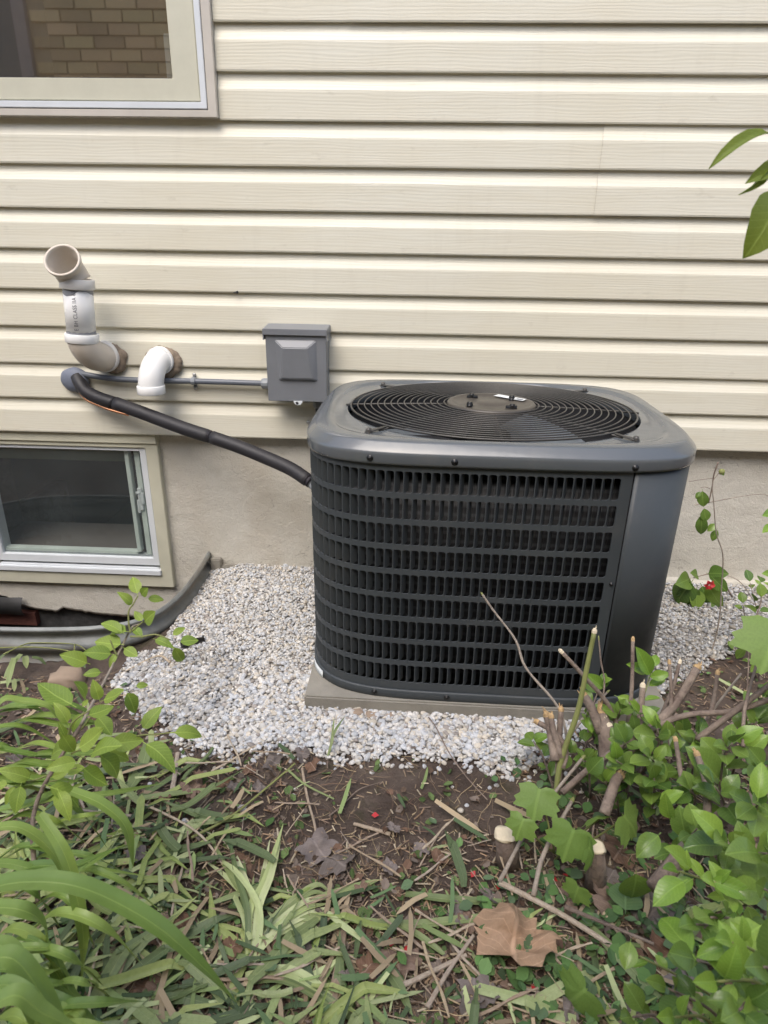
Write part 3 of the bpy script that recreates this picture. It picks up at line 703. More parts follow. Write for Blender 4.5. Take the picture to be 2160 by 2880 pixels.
# screws
def screw(pos, n_, parent=ac, r=.0055, mat=SCREW):
    b = B(); b.lathe(pos, [(0, .005), (r*.6, .005), (r*.75, .003), (r*.75, .002), (r*1.3, .0015), (r*1.4, 0)], n_, 10); b.obj('screw', mat, parent, L=True, smooth=True)
def sfind(x): # arc position on the front with local x
    return min(np.linspace(0, 1.0, 2000), key=lambda s: abs(onper(s)[0].x-x)+(0 if onper(s)[0].y < 0 else 9))
for X_, z in ((-.285, ZTOP+.012), (-.105, ZTOP+.012)):
    s = sfind(X_); p, n_ = onper(s, .0075); screw(Vector((p.x, p.y, z)), n_)
p, n_ = onper(-.001, .0075); screw(Vector((p.x-.004, p.y, ZTOP+.010)), n_)
for X_ in (-.27, -.09):
    s = sfind(X_); p, n_ = onper(s, .0055); screw(Vector((p.x, p.y, .012)), n_)
p, n_ = onper(.009, .001); screw(Vector((p.x, p.y, .345)), n_, r=.0035)
# white barcode tag on the left end of the base pan
s = sfind(-.43)-.05; wall_strip('corner_tag', s, s+.06, -.004, .022, .0085, STICK, 8, .0008)

# ------------------------------------------------------------------ disconnect box
dx0, dx1, dz0, dz1 = -.452, -.262, .636, .836
db = empty('disconnect_box', (-.35, 0, dz0), 'grey metal electrical disconnect box with sloped lid on the siding', 'electrical box')
b = B(); b.box(dx0+.008, dx1-.002, -.085, -.014, dz0+.006, dz1+.012); b.obj('enclosure', BOXM, db, bevel=.002)
v = []; f = []
b = B(); b.box(dx0+.006, dx1, -.093, -.0865, dz0, dz1+.004)
b.obj('cover', BOXM, db, bevel=.0012)
b = B(); b.v = [Vector(p) for p in ((dx0-.001, -.100, dz1), (dx1+.004, -.100, dz1), (dx1+.004, -.100, dz1+.018), (dx0-.001, -.100, dz1+.018), (dx0-.001, -.012, dz1), (dx1+.004, -.012, dz1), (dx1+.004, -.012, dz1+.026), (dx0-.001, -.012, dz1+.026))]
b.f = [(0, 1, 2, 3), (3, 2, 6, 7), (0, 3, 7, 4), (1, 5, 6, 2), (4, 7, 6, 5), (0, 4, 5, 1)]; b.obj('lid', BOXM, db, bevel=.0015)
b = B(); b.box(dx0-.0008, dx0+.003, -.099, -.02, dz1-.014, dz1+.001); b.box(dx1+.0005, dx1+.0038, -.099, -.02, dz1-.016, dz1+.001); b.obj('lid_flange', BOXM, db)
ex = [(-.416, .822, -.0932), (-.294, .822, -.0932), (-.291, .702, -.0932), (-.407, .702, -.0932), (-.395, .806, -.106), (-.318, .806, -.106), (-.300, .706, -.097), (-.400, .706, -.097)]
ex = [(-.418, .822, -.0932), (-.292, .822, -.0932), (-.290, .700, -.0932), (-.410, .700, -.0932), (-.392, .801, -.109), (-.318, .801, -.109), (-.304, .709, -.104), (-.400, .709, -.104)]
add('embossed_plate', [(x, y, z) for x, z, y in ex], [(0, 1, 5, 4), (1, 2, 6, 5), (2, 3, 7, 6), (3, 0, 4, 7), (4, 5, 6, 7)], BOXM, db, bevel=.002)
v = [(-.353+.014*math.cos(t), -.0945, dz0+.002+.013*math.sin(t)) for t in np.linspace(PI, 2*PI, 14)]; n = len(v); v += [(x, y+.002, z) for x, y, z in v]
add('hasp', v, [tuple(range(n)), tuple(range(2*n-1, n-1, -1))]+[(i, (i+1) % n, n+(i+1) % n, n+i) for i in range(n)], STICK, db)
b = B(); b.lathe((-.356, -.0950, dz0-.004), [(0, .0), (.004, 0), (.0042, .001)], Vector((0, -1, 0)), 14); b.obj('hasp_hole', GASKET, db)
b = B(); b.lathe((-.296, -.045, dz0-.028), [(0, 0), (.016, 0), (.018, .006), (.018, .020), (.015, .022), (.015, .034)], seg=12); b.obj('conduit_fitting', FITTING, db, smooth=False)
b = B(); b.tube(curve([(-.296, -.045, dz0-.02), (-.292, -.045, dz0-.07), (-.272, -.05, dz0-.14), (-.235, -.09, dz0-.22), (-.19, -.17, dz0-.28)]), .0115, 12)
o = b.obj('flexible_conduit', PLAST, smooth=True); tag(o, 'dark flexible conduit dropping from beneath the box to behind the air conditioner', 'conduit')
b = B(); b.lathe((-.335, -.017, .552), [(0, .005), (.003, .005), (.0065, .003), (.007, 0)], Vector((0, -1, 0)), 10); o = b.obj('screw', BOLT, smooth=True); tag(o, 'lone round-head screw in the siding below the grey box', 'screw')

# ------------------------------------------------------------------ conduit, strap, seal
CP = curve([(-1.085, .0, .690), (-1.062, -.028, .694), (-.994, -.034, .685), (-.927, -.034, .680), (-.833, -.034, .679), (-.693, -.034, .680), (-.49, -.036, .679), (-.457, -.036, .678)], 6)
co = empty('electrical_conduit', (-.8, -.03, .679), 'grey electrical conduit running along the siding into the box', 'conduit')
b = B(); b.tube(CP, .0092, 14); b.obj('conduit_tube', CONDUIT, co, smooth=True)
b = B(); c = Vector((-.478, -.036, .6785)); b.lathe(c, [(.009, 0), (.015, .001), (.017, .006), (.017, .022), (.0125, .024), (.0125, .034)], Vector((1, 0, 0)), 12); b.obj('connector', FITTING, co)
v = []; f = []; pr = [(.700, -.0175), (.692, -.0185), (.6915, -.036), (.688, -.043), (.680, -.046), (.672, -.043), (.6685, -.036), (.668, -.0185), (.652, -.0175)]
for x in (-.704, -.692):
    for z, y in pr: v.append((x, y, z))
n = len(pr)
for i in range(n-1): f.append((i, i+1, n+i+1, n+i))
st = add('pipe_strap', v, f, FITTING, fixn=False); sm = st.modifiers.new('t', 'SOLIDIFY'); sm.thickness = .0015
tag(st, 'grey strap clip holding the thin conduit to the siding', 'clip')
for z in (.698, .655):
    b = B(); b.lathe((-.698, -.0185, z), [(0, .005), (.004, .005), (.0055, .003), (.0065, 0)], Vector((0, -1, 0)), 10); b.obj('strap_screw', BOLT, st, smooth=True)
v = []; f = []; n = 36
for i, (r, h) in enumerate([(1.0, .0), (1.0, .008), (.93, .018), (.75, .027), (.4, .033), (.02, .035)]):
    for k in range(n):
        t = 2*PI*k/n; q = 1+.07*noise.noise((math.cos(t)*1.5, math.sin(t)*1.5, 3)); v.append((-1.094+.046*r*q*math.cos(t)*1.06+h*.35, -.012-h, .672+.040*r*q*math.sin(t)))
for i in range(5):
    for k in range(n): f.append((i*n+k, i*n+(k+1) % n, (i+1)*n+(k+1) % n, (i+1)*n+k))
o = add('duct_seal', v, f, PUTTY, smooth=True); tag(o, 'blue-grey lump of putty sealing the pipe hole in the siding', 'sealant')
# refrigerant line
rl = empty('refrigerant_line', (-.8, -.1, .5), 'black foam-insulated refrigerant pipe sagging from the wall to the air conditioner', 'pipe')
LPT = [(-1.078, -.030, .684), (-1.062, -.045, .664), (-1.040, -.055, .641), (-1.0, -.062, .624), (-.949, -.070, .611)]
b = B(); b.tube(curve(LPT, 6), .0205, 16); b.obj('foam_sleeve', FOAM, rl, smooth=True)
LP2 = curve([(-.945, -.070, .610), (-.86, -.09, .589), (-.776, -.11, .566), (-.70, -.13, .547), (-.620, -.149, .530)], 5)
b = B(); b.tube(LP2, [.0218]+[.0212]*(len(LP2)-2)+[.0195], 16); b.obj('foam_sleeve', FOAM, rl, smooth=True)
LP3 = curve([(-.616, -.15, .529), (-.53, -.172, .509), (-.44, -.197, .483), (-.36, -.225, .459), (-.300, -.26, .435)], 5)
b = B(); b.tube(LP3, [.0210]+[.0208]*(len(LP3)-2)+[.019], 16); b.obj('foam_sleeve', FOAM, rl, smooth=True)
for p, d in (((-.947, -.07, .6105), (.09, -.02, -.02)), ((-.618, -.1495, .5295), (.09, -.02, -.02)), ((-.300, -.26, .435), (.07, -.03, -.03))):
    p = Vector(p); d = Vector(d).normalized(); b = B(); b.tube([p-d*.006, p-d*.002, p+d*.003, p+d*.007], [.0208, .016, .016, .020], 14); b.obj('sleeve_joint', GASKET, rl, smooth=True)
b = B(); b.tube([(-.30, -.26, .428), (-.255, -.285, .403), (-.19, -.32, .385)], [.011, .011, .011], 12); b.obj('service_valve_tube', FITTING, rl, smooth=True)
b = B(); b.tube(curve([(-1.082, -.026, .654), (-1.068, -.045, .636), (-1.04, -.058, .614), (-1.0, -.066, .600), (-.963, -.076, .590), (-.90, -.088, .578)], 5), .0045, 10); b.obj('copper_tube', COPPER, rl, smooth=True)

# ------------------------------------------------------------------ vent pipes
def ring_collar(b, c, d, r, h, ri):
    d = d.normalized(); b.pipe([c-d*h/2, c-d*h/2*.9, c+d*h/2*.9, c+d*h/2], [r*.975, r, r, r*.975], ri, 36)
v1 = empty('vent_pipe', (-1.0, 0, .74), 'tall beige and white vent pipe rising from the siding with an open angled top elbow', 'vent pipe')
YP = -.112; PX0, PX1 = -1.0, -.990
b = B(); R_ = .0425
el = [Vector((-.978, .02, .752)), Vector((-.980, -.03, .750))]+[Vector((-.984-.016*(t/(PI/2)), -.035-.077*math.sin(t), .752+.062*(1-math.cos(t)))) for t in np.linspace(.15, PI/2, 9)]+[Vector((PX0, YP, .826))]
b.pipe(el, .045, .038, 36); b.obj('lower_elbow', PVC2, v1, smooth=True)
b = B(); c = Vector((-.980, -.026, .750)); ring_collar(b, c, Vector((0, 1, 0)), .0485, .03, .04); b.obj('wall_collar', PVC, v1, smooth=True)
dv = Vector((PX1-PX0, 0, .130)).normalized(); c = Vector((PX0, YP, .818)); b = B(); ring_collar(b, c, dv, .0482, .026, .0415); b.obj('lower_collar', PVC3, v1, smooth=True, bevel=0)
b = B(); b.pipe([Vector((PX0, YP, .826)), Vector((PX1, YP, .968))], .0412, .036, 40); b.obj('straight_pipe', PVC3, v1, smooth=True)
# smears of grey cement by the collars
def sleeve(name, z0, z1f, mat):
    v = []; f = []; n = 64
    for k in range(n+1):
        t = 2*PI*k/n; 
        for j in range(5):
            z = z0+(z1f(t)-z0)*j/4; x = PX0+(PX1-PX0)*(z-.826)/.142; v.append((x+.0417*math.cos(t), YP+.0417*math.sin(t), z))
    for k in range(n):
        for j in range(4): f.append((k*5+j, k*5+5+j, k*5+6+j, k*5+1+j))
    return add(name, v, f, mat, v1, smooth=True, fixn=False)
sleeve('cement_smear', .956, lambda t: .956-.010-.006*math.sin(t*3+1)-.008*noise.noise((t*2, 0, 5))-(.030 if abs(t-PI-.45) < .1 else 0), CEMENT)
sleeve('cement_smear', .829, lambda t: .829+.008+.004*noise.noise((t*3, 0, 1))+.002*math.sin(t*2), CEMENT)
dn = Vector((.10, -.83, .54)).normalized(); c0 = Vector((PX1, YP, .972)); b = B(); ring_collar(b, c0, dv, .0485, .028, .0412); b.obj('upper_collar', PVC, v1, smooth=True)
e0 = Vector((PX1, YP, .975)); pts = [e0]
P1 = e0+Vector((-.016, -.004, .036)); P2 = P1+dn*.050
for t in np.linspace(.1, 1, 10): pts.append(e0*(1-t)**2+P1*2*t*(1-t)+P2*t*t)
b = B(); nn_ = len(pts); b.pipe(pts, [.0435]*(nn_-4)+[.0455, .0485, .0505, .0505], [.0365]*(nn_-4)+[.037, .039, .043, .0445], 40); b.obj('upper_elbow', PVC2, v1, smooth=True)
# printed lettering wrapped round the straight pipe
tcu = bpy.data.curves.new('lettering', 'FONT'); tcu.body = 'E BH CLASS IIA 65'; tcu.size = .016; tcu.space_character = 1.08; to = bpy.data.objects.new('lettering_tmp', tcu); col.objects.link(to)
dg = bpy.context.evaluated_depsgraph_get(); tm = bpy.data.meshes.new_from_object(to.evaluated_get(dg)); bpy.data.objects.remove(to)
tv = [v_.co.copy() for v_ in tm.vertices]; wmax = max(p.x for p in tv); tf = [tuple(p.vertices) for p in tm.polygons]; out = []
tb = bmesh.new(); tb.from_mesh(tm); bmesh.ops.triangulate(tb, faces=tb.faces); tv = [q.co.copy() for q in tb.verts]; tf = [tuple(q.index for q in p.verts) for p in tb.faces]; tb.free()
for p in tv:
    z = .842+p.x/wmax*.112; ang = -PI/2+.28-(p.y)/.0415; x = PX0+(PX1-PX0)*(z-.826)/.142; out.append((x+.0418*math.cos(ang), YP+.0418*math.sin(ang), z))
add('lettering', out, tf, INK, v1, fixn=False)
v2 = empty('vent_pipe', (-.8, 0, .67), 'short white vent elbow curving down from the siding beside the taller pipe', 'vent pipe')
ctr = Vector((-.812, -.030, .672))
el = [Vector((-.800, .02, .742)), Vector((-.801, -.026, .742))]+[Vector((-.802-.012*(t/(PI/2)), -.028-.062*math.sin(t), .742-.062*(1-math.cos(t)))) for t in np.linspace(.15, PI/2, 9)]+[Vector((-.815, -.091, .660))]
b = B(); b.pipe(el, .0385, .033, 36); b.obj('elbow', PVC3, v2, smooth=True)
b = B(); ring_collar(b, Vector((-.815, -.091, .662)), Vector((0, 0, 1)), .0425, .026, .0355); b.obj('lower_collar', PVC3, v2, smooth=True)
b = B(); ring_collar(b, Vector((-.801, -.026, .742)), Vector((0, 1, 0)), .0435, .022, .036); b.obj('wall_collar', PVC3, v2, smooth=True)
# crumbling sealant round the two holes
for (cx_, cz_, rx, rz, lab) in ((-.966, .744, .056, .052, 'brown crumbling sealant round the tall vent pipe'), (-.795, .735, .062, .050, 'grey brown sealant smeared round the short white vent elbow')):
    v = []; f = []; n = 72
    for i, (r, h) in enumerate([(1.0, .0), (.96, .007), (.80, .012), (.5, .010)]):
        for k in range(n):
            t = 2*PI*k/n; q = 1+.14*noise.noise((math.cos(t)*2.2, math.sin(t)*2.2, cx_*9))+.06*noise.noise((math.cos(t)*7, math.sin(t)*7, cx_)); v.append((cx_+rx*r*q*math.cos(t), -.0155-h-.003*noise.noise((k, i, 0)), cz_+rz*r*q*math.sin(t)))
    for i in range(3):
        for k in range(n): f.append((i*n+k, i*n+(k+1) % n, (i+1)*n+(k+1) % n, (i+1)*n+k))
    o = add('sealant', v, f, SEAL, smooth=True, fixn=False); tag(o, lab, 'sealant')
# a little fly on the siding
p = at(667, 822, y=-.02); b = B(); b.lathe(p, [(0, .004), (.0035, .002), (.0045, 0)], Vector((0, -1, 0)), 8); b.tube([p+Vector((-.012, 0, -.001)), p], [.001, .003], 6); o = b.obj('insect', SCREW, smooth=True); tag(o, 'tiny dark insect sitting on a siding lap above the vent pipes', 'insect')

# ------------------------------------------------------------------ window well
ww = empty('window_well', (-1.2, -.5, -.3), 'rusty corrugated galvanised window well curving round the basement window', 'window well')
path = []
raw = [(-.722, .028), (-.718, -.03), (-.716, -.10), (-.717, -.18), (-.721, -.26), (-.730, -.32), (-.750, -.385), (-.785, -.435), (-.83, -.468), (-.90, -.492), (-.98, -.505), (-1.1, -.515), (-1.25, -.518), (-1.42, -.51), (-1.56, -.49), (-1.66, -.45), (-1.74, -.38), (-1.79, -.28), (-1.80, 0.028)]
path = curve([(x, y, 0) for x, y in raw], 6)
prof = [(.004, .042), (-.003, .047), (-.008, .043), (-.008, .037), (-.001, .033)]+[(.011*math.sin((.033-z)*2*PI/.068), z) for z in np.linspace(.026, -.52, 50)]
v = []; f = []; m_ = len(prof)
for i, p in enumerate(path):
    t = (path[min(i+1, len(path)-1)]-path[max(0, i-1)]).normalized(); nrm = Vector((t.y, -t.x, 0))   # inward
    if nrm.dot(Vector((-1.26, -.1, 0))-p) < 0: nrm = -nrm
    drop = 0
    for (o_, z) in prof: v.append((p.x+nrm.x*o_, p.y+nrm.y*o_, z+drop))
for i in range(len(path)-1):
    for j in range(m_-1): f.append((i*m_+j, (i+1)*m_+j, (i+1)*m_+j+1, i*m_+j+1))
o = add('well_wall', v, f, STEEL, ww, smooth=True, fixn=False); sm = o.modifiers.new('t', 'SOLIDIFY'); sm.thickness = .0015
b = B(); b.tube([Vector((p.x, p.y, .043)) for p in path], .0058, 8); b.obj('rolled_rim', STEEL, ww, smooth=True)
b = B(); b.box(-.712, -.672, .002, .028, -.02, .03); b.box(-.675, -.60, .008, .028, -.03, .004); b.obj('mortar_lump', CONC, house, bevel=.004)
v = []; f = []                                                # crumpled black membrane at the well's left
for i in range(17):
    for j in range(7): x = -1.72+.27*i/16; z = -.165-.075*j/6; v.append((x, .012-.018*math.sin(j/6*PI)-.008*noise.noise((x*14, z*20, 1)), z+.008*noise.noise((x*11, 3, 0))))
for i in range(16):
    for j in range(6): f.append((i*7+j, i*7+7+j, i*7+8+j, i*7+1+j))
o = add('membrane', v, f, PLAST, smooth=True, fixn=False); tag(o, 'black crumpled waterproof membrane at the base of the wall inside the window well', 'membrane')
p = at(535, 1812, z=.008); b = B(); b.pipe([p+Vector((-.022, -.01, .006)), p+Vector((.03, .03, -.004))], .0105, .0085, 16); o = b.obj('plastic_pipe_stub', PLAST, smooth=True); tag(o, 'short black pipe stub lying in the gravel near the window well', 'pipe')
# larger stones
def stone(u, v_, z, s, mat, label, seed, group=None):
    p = at(u, v_, z=z); o = slab_rough('stone', (p.x, p.y, gh(p.x, p.y)+s*.35), s, s*.75, s*.6, mat, None, seed); tag(o, label, 'stone', group)
STB = simple('brown_stone', (.30, .23, .17), .85, var=.2, bump=.001).m; STW = simple('white_stone', (.62, .60, .56), .8, var=.12, bump=.001).m
stone(1006, 2003, 0, .016, STB, 'brown pointed stone leaning against the slab, nearest its front corner', 1)
stone(1045, 2010, 0, .015, STB, 'pale brown stone at the slab, right of the pointed one', 5)
stone(1098, 2008, 0, .012, STB, 'tan stone tucked under the slab edge beside a dark hollow', 8)
stone(1380, 2010, 0, .014, STW, 'light stone below the slab where the gravel thins out', 11)
stone(190, 1920, -.05, .045, STB, 'large flat grey-brown stone in the soil below the window well', 13)
stone(682, 2268, 0, .011, STW, 'white pebble lying alone on the soil among cut leaves', 17)

# ------------------------------------------------------------------ leaves and stems
def uvmesh(name, v, f, uv, mats, smooth=True):
    me = mesh(name, v, f, None, smooth)
    for q in mats: me.materials.append(q)
    l = me.uv_layers.new(name='UVMap')
    l.data.foreach_set('uv', [c for p in me.polygons for li in p.vertices for c in uv[li]]); return me
def leaf_mesh(name, W, mat, curl, fold, seed, n=9, tipw=1.5, petiole=.12, ser=0.0, wave=.03, ob=.85):
    """unit-length leaf along +y, normal +z"""
    v = []; uv = []; f = []; cs = (-1, -.5, 0, .5, 1)
    for i in range(n):
        t = i/(n-1); w_ = W*.5*(math.sin(PI*min(1, t**ob))**.68)*(1-.30*t**tipw)+.002
        if ser: w_ *= 1+ser*(1 if i % 2 else -1)
        for c in cs:
            x = c*w_; y = petiole+t*(1-petiole); z = abs(c)*w_*fold-curl*(t-.25)**2+wave*noise.noise((c*1.4+seed, t*3.1, seed))
            v.append((x, y, z)); uv.append((.5+.5*c*(w_/(W*.5)), t))
    for i in range(n-1):
        for j in range(4): f.append((i*5+j, i*5+j+1, i*5+6+j, i*5+5+j))
    k = len(v)                                                # petiole
    v += [(-.010, 0, -curl*.0625), (.010, 0, -curl*.0625), (.008, petiole*1.05, -curl*.05), (-.008, petiole*1.05, -curl*.05)]; uv += [(.5, 0)]*4; f.append((k, k+1, k+2, k+3))
    return uvmesh(name, v, f, uv, [mat])
def maple_mesh(name, mat, seed, curl=.15):
    """lobed leaf, unit size, stem end at origin, +y towards the tip"""
    lob = []
    spec = [(0, 1.0), (9, .84), (16, .88), (24, .68), (34, .72), (44, .84), (52, .94), (58, .78), (68, .82), (78, .60), (90, .62), (102, .72), (112, .60), (128, .52), (148, .36), (180, .16)]
    pts = [(r*math.sin(math.radians(a)), r*math.cos(math.radians(a))) for a, r in spec]; pts = pts+[(-x, y) for x, y in reversed(pts[1:-1])]
    v = [(0, .02+.10, 0)]; uv = [(.5, .1)]; f = []; n = len(pts)
    for s in (.5, 1):
        for x, y in pts:
            X_, Y_ = x*s*.66, y*s*.60+.12; r = math.hypot(X_, Y_-.12); v.append((X_, Y_, -curl*r*r*1.6+.05*noise.noise((X_*4+seed, Y_*4, seed)))); uv.append((.5+X_*.8, Y_))
    for k in range(n):
        k2 = (k+1) % n; f.append((0, 1+k, 1+k2)); f.append((1+k, 1+n+k, 1+n+k2, 1+k2))
    k = len(v); v += [(-.01, -.02, -.02), (.01, -.02, -.02), (.008, .12, 0), (-.008, .12, 0)]; uv += [(.5, 0)]*4; f.append((k, k+1, k+2, k+3))
    return uvmesh(name, v, f, uv, [mat])
def dead_mesh(name, mat, seed, crumple=.16, lobes=5):
    v = [(0, 0, 0)]; uv = [(.5, .5)]; f = []; n = 30
    for s in (.35, .7, 1.0):
        for k in range(n):
            t = 2*PI*k/n; r = s*.5*(1+.12*math.cos(lobes*t+seed)*(s**2)+.32*noise.noise((math.cos(t)*2.2, math.sin(t)*2.2, seed))+(.06 if k % 2 else -.06)*(s == 1.0))
            x, y = r*math.cos(t), r*math.sin(t)*.72; v.append((x, y, crumple*noise.noise((x*4+seed, y*4, seed*2))+crumple*1.6*r*r*math.sin(t*1+seed))); uv.append((.5+x, .5+y))
    for k in range(n): f.append((0, 1+k, 1+(k+1) % n))
    for i in range(2):
        for k in range(n): f.append((1+i*n+k, 1+(i+1)*n+k, 1+(i+1)*n+(k+1) % n, 1+i*n+(k+1) % n))
    return uvmesh(name, v, f, uv, [mat])
def blade_pts(name, pts, wid, mat, upv=None, fold=.25, parent=None, label=None, tipstart=.5, base=.75):
    """strap leaf through world points, wid in metres"""
    C_ = curve(pts, 7); v = []; uv = []; f = []; n = len(C_); o3 = C_[0]
    side = None
    for i, p in enumerate(C_):
        t = (C_[min(n-1, i+1)]-C_[max(0, i-1)]).normalized(); u_ = Vector(upv) if upv else Vector((0, 0, 1))
        s = t.cross(u_)
        if s.length < .15: s = side if side else Vector((1, 0, 0))
        s = s.normalized()
        if side: s = (side*.5+s*.5).normalized() if side.dot(s) > 0 else (side*.7-s*.3).normalized()
        side = s; nn2 = s.cross(t); q = i/(n-1); w_ = wid*.5*(base+(1-base)*min(1, q*4))*(1 if q < tipstart else (1-((q-tipstart)/(1-tipstart))**2.2))+.0004
        for c in (-1, -.5, 0, .5, 1): v.append(p+s*c*w_+nn2*abs(c)*w_*fold-o3); uv.append((.5+c*.5, q))
    for i in range(n-1):
        for j in range(4): f.append((i*5+j, i*5+j+1, i*5+6+j, i*5+5+j))
    me = uvmesh(name, v, f, uv, [mat]); o = bpy.data.objects.new(name, me); col.objects.link(o); put(o, Matrix.Translation(o3), parent); return o
def orient(pos, d, n_, s, sx=1):
    """matrix with +y along d and +z near n_"""
    d = Vector(d).normalized(); x = d.cross(Vector(n_))
    if x.length < .05: x = d.orthogonal()
    x.normalize(); z = x.cross(d)
    return Matrix.Translation(pos) @ Matrix(((x.x*s*sx, d.x*s, z.x*s, 0), (x.y*s*sx, d.y*s, z.y*s, 0), (x.z*s*sx, d.z*s, z.z*s, 0), (0, 0, 0, 1)))
QL = [leaf_mesh('leaf', w_, LQ, c, fo, i*3.3, ser=.02, ob=1.15, n=10) for i, (w_, c, fo) in enumerate([(.74, .25, .3), (.66, .45, .25), (.82, .15, .2), (.6, .35, .4)])]
QB = [leaf_mesh('leaf', w_, LQB, c, fo, i*2.1+9, ser=.02, ob=1.0, n=10) for i, (w_, c, fo) in enumerate([(.52, .3, .4), (.46, .15, .5), (.58, .4, .25)])]
SL = [leaf_mesh('leaf', w_, LS, c, fo, i*4.7+1, ser=.015) for i, (w_, c, fo) in enumerate([(.55, .3, .25), (.62, .2, .15), (.48, .5, .3), (.58, -.15, .2)])]
MP = [maple_mesh('leaf', LM, 1.3), maple_mesh('leaf', LM, 5.1, .35)]
GLf = [leaf_mesh('leaf', .75, LG, .15, .15, 3), leaf_mesh('leaf', .6, LG, .3, .2, 8), leaf_mesh('leaf', .85, LG, .1, .05, 12)]
DDv = [dead_mesh('dead_leaf', LD, 1.1, .25), dead_mesh('dead_leaf', LD, 3.7, .35, 3), dead_mesh('dead_leaf', LGR, 6.2, .22, 5), dead_mesh('dead_leaf', LGR, 8.9, .30, 4)]
camdir = lambda p: (CAM-Vector(p)).normalized()
def rv(a=1): return Vector((random.uniform(-a, a), random.uniform(-a, a), random.uniform(-a, a)))
def stem(parent, pts, r0, r1, mat, name='stem', n=5):
    C_ = curve(pts, n); k = len(C_); b = B(); b.tube(C_, [r0+(r1-r0)*i/(k-1) for i in range(k)], 7); return b.obj(name, mat, parent, smooth=True), C_
def leafy(parent, C_, prot, size, count, t0=.25, spread=.9, upn=.6, tip=True):
    """leaves set alternately along a stem"""
    n = len(C_)
    for i in range(count):
        t = t0+(1-t0)*(i+.5)/count; k = min(n-2, int(t*(n-1))); p = C_[k].lerp(C_[k+1], t*(n-1)-k); ax = (C_[k+1]-C_[k]).normalized()
        a = i*2.4+random.random(); o1 = ax.orthogonal().normalized(); side = Matrix.Rotation(a, 3, ax) @ o1
        d = (ax*random.uniform(.35, .9)+side*spread+Vector((0, 0, .1))).normalized(); nm = (Vector((0, 0, 1))*upn+camdir(p)*.5+rv(.35))
        inst('leaf', random.choice(prot), orient(p, d, nm, size*random.uniform(.5, 1.15)*(1 if t < .85 else .8)), parent)
    if tip: inst('leaf', random.choice(prot), orient(C_[-1], (C_[-1]-C_[-2]), Vector((0, -.4, 1))+rv(.3), size*.8), parent)

# ---- left sapling: stem and leaves read off the photo
sp_ = empty('sapling', at(107, 2538, d=.98), 'slender light green sapling with oval leaves in front of the window well', 'sapling')
sd_ = 1.0
MS = [at(107, 2538, d=.93), at(91, 2356, d=.96), at(101, 2265, d=.98), at(140, 2180, d=1.0), at(228, 2040, d=1.03), at(262, 1975, d=1.05), at(300, 1905, d=1.07), at(345, 1815, d=1.10), at(371, 1765, d=1.11), at(395, 1755, d=1.11)]
stem(sp_, MS[:5], .0038, .003, BARK); stem(sp_, MS[4:], .0030, .0013, GREYTW)
for ps in ([(371, 1775), (400, 1750)], [(368, 1780), (363, 1760), (362, 1720), (375, 1698), (388, 1676)], [(140, 2178), (95, 2195), (60, 2198)], [(175, 2165), (200, 2150), (190, 2148)], [(200, 2120), (225, 2110), (300, 2095), (385, 2070), (440, 2065), (500, 2058)], [(188, 2085), (200, 2040), (225, 2015), (275, 1985)], [(228, 2052), (260, 2010), (283, 1980)], [(330, 1845), (320, 1825), (310, 1800)], [(366, 1790), (400, 1790), (440, 1785), (480, 1800)], [(140, 2180), (170, 2170), (215, 2160)], [(120, 2215), (130, 2200), (160, 2195)]):
    stem(sp_, [at(u, v_, d=1.02) for u, v_ in ps], .0016, .0011, TWIGG)
# base pixel, tip pixel, width in units of length
SLV = [((388, 1676), (372, 1618)), ((375, 1705), (340, 1664)), ((410, 1684), (464, 1684)), ((396, 1676), (413, 1655)), ((402, 1750), (378, 1720)), ((404, 1752), (431, 1722)), ((352, 1782), (280, 1740)), ((362, 1775), (296, 1770)),
       ((372, 1762), (400, 1790)), ((350, 1813), (272, 1808)), ((322, 1840), (234, 1832)), ((255, 1868), (170, 1838)), ((290, 1890), (233, 1896)), ((345, 1820), (388, 1848)), ((430, 1795), (486, 1815)), ((485, 1815), (520, 1872)), ((482, 1790), (522, 1760)),
       ((500, 1806), (560, 1798)), ((215, 1990), (105, 1928)), ((245, 1970), (222, 1915)), ((282, 1975), (262, 1915)), ((285, 1972), (355, 1945)), ((195, 2040), (158, 1975)), ((230, 1990), (248, 1965)), ((355, 1940), (385, 2010)), ((395, 2058), (452, 1985)),
       ((378, 1930), (418, 1925)), ((270, 2010), (315, 2065)), ((240, 2015), (320, 1990)), ((480, 2060), (578, 2060)), ((400, 2082), (498, 2155)), ((215, 2110), (300, 2050)), ((300, 2095), (405, 2080)), ((205, 2100), (128, 2120)), ((190, 2085), (170, 2040)), ((225, 2140), (130, 2160)),
       ((275, 2115), (350, 2185)), ((300, 2110), (370, 2140)), ((225, 2155), (295, 2210)), ((95, 2192), (5, 2165)), ((140, 2188), (195, 2168)), ((60, 2200), (40, 2290)), ((25, 2205), (-20, 2215)), ((45, 2205), (10, 2265)), ((128, 2205), (235, 2255)), ((160, 2215), (195, 2300)), ((180, 2170), (240, 2160)),
       ((250, 2120), (330, 2085)), ((170, 2060), (210, 2120)), ((235, 2000), (195, 2060)), ((330, 1835), (305, 1875))]
for (b0, b1) in SLV:
    dd = 1.0+random.uniform(-.05, .05) if b0[1] > 1900 else 1.09; p = at(*b0, d=dd); q = at(*b1, d=dd+random.uniform(-.03, .03)); L2 = (q-p).length*1.06
    nm = camdir(p)*random.uniform(.7, 1.3)+Vector((0, 0, .6))+rv(.45); inst('leaf', random.choice(SL), orient(p, q-p, nm, L2*.94, random.uniform(.85, 1.12)), sp_)

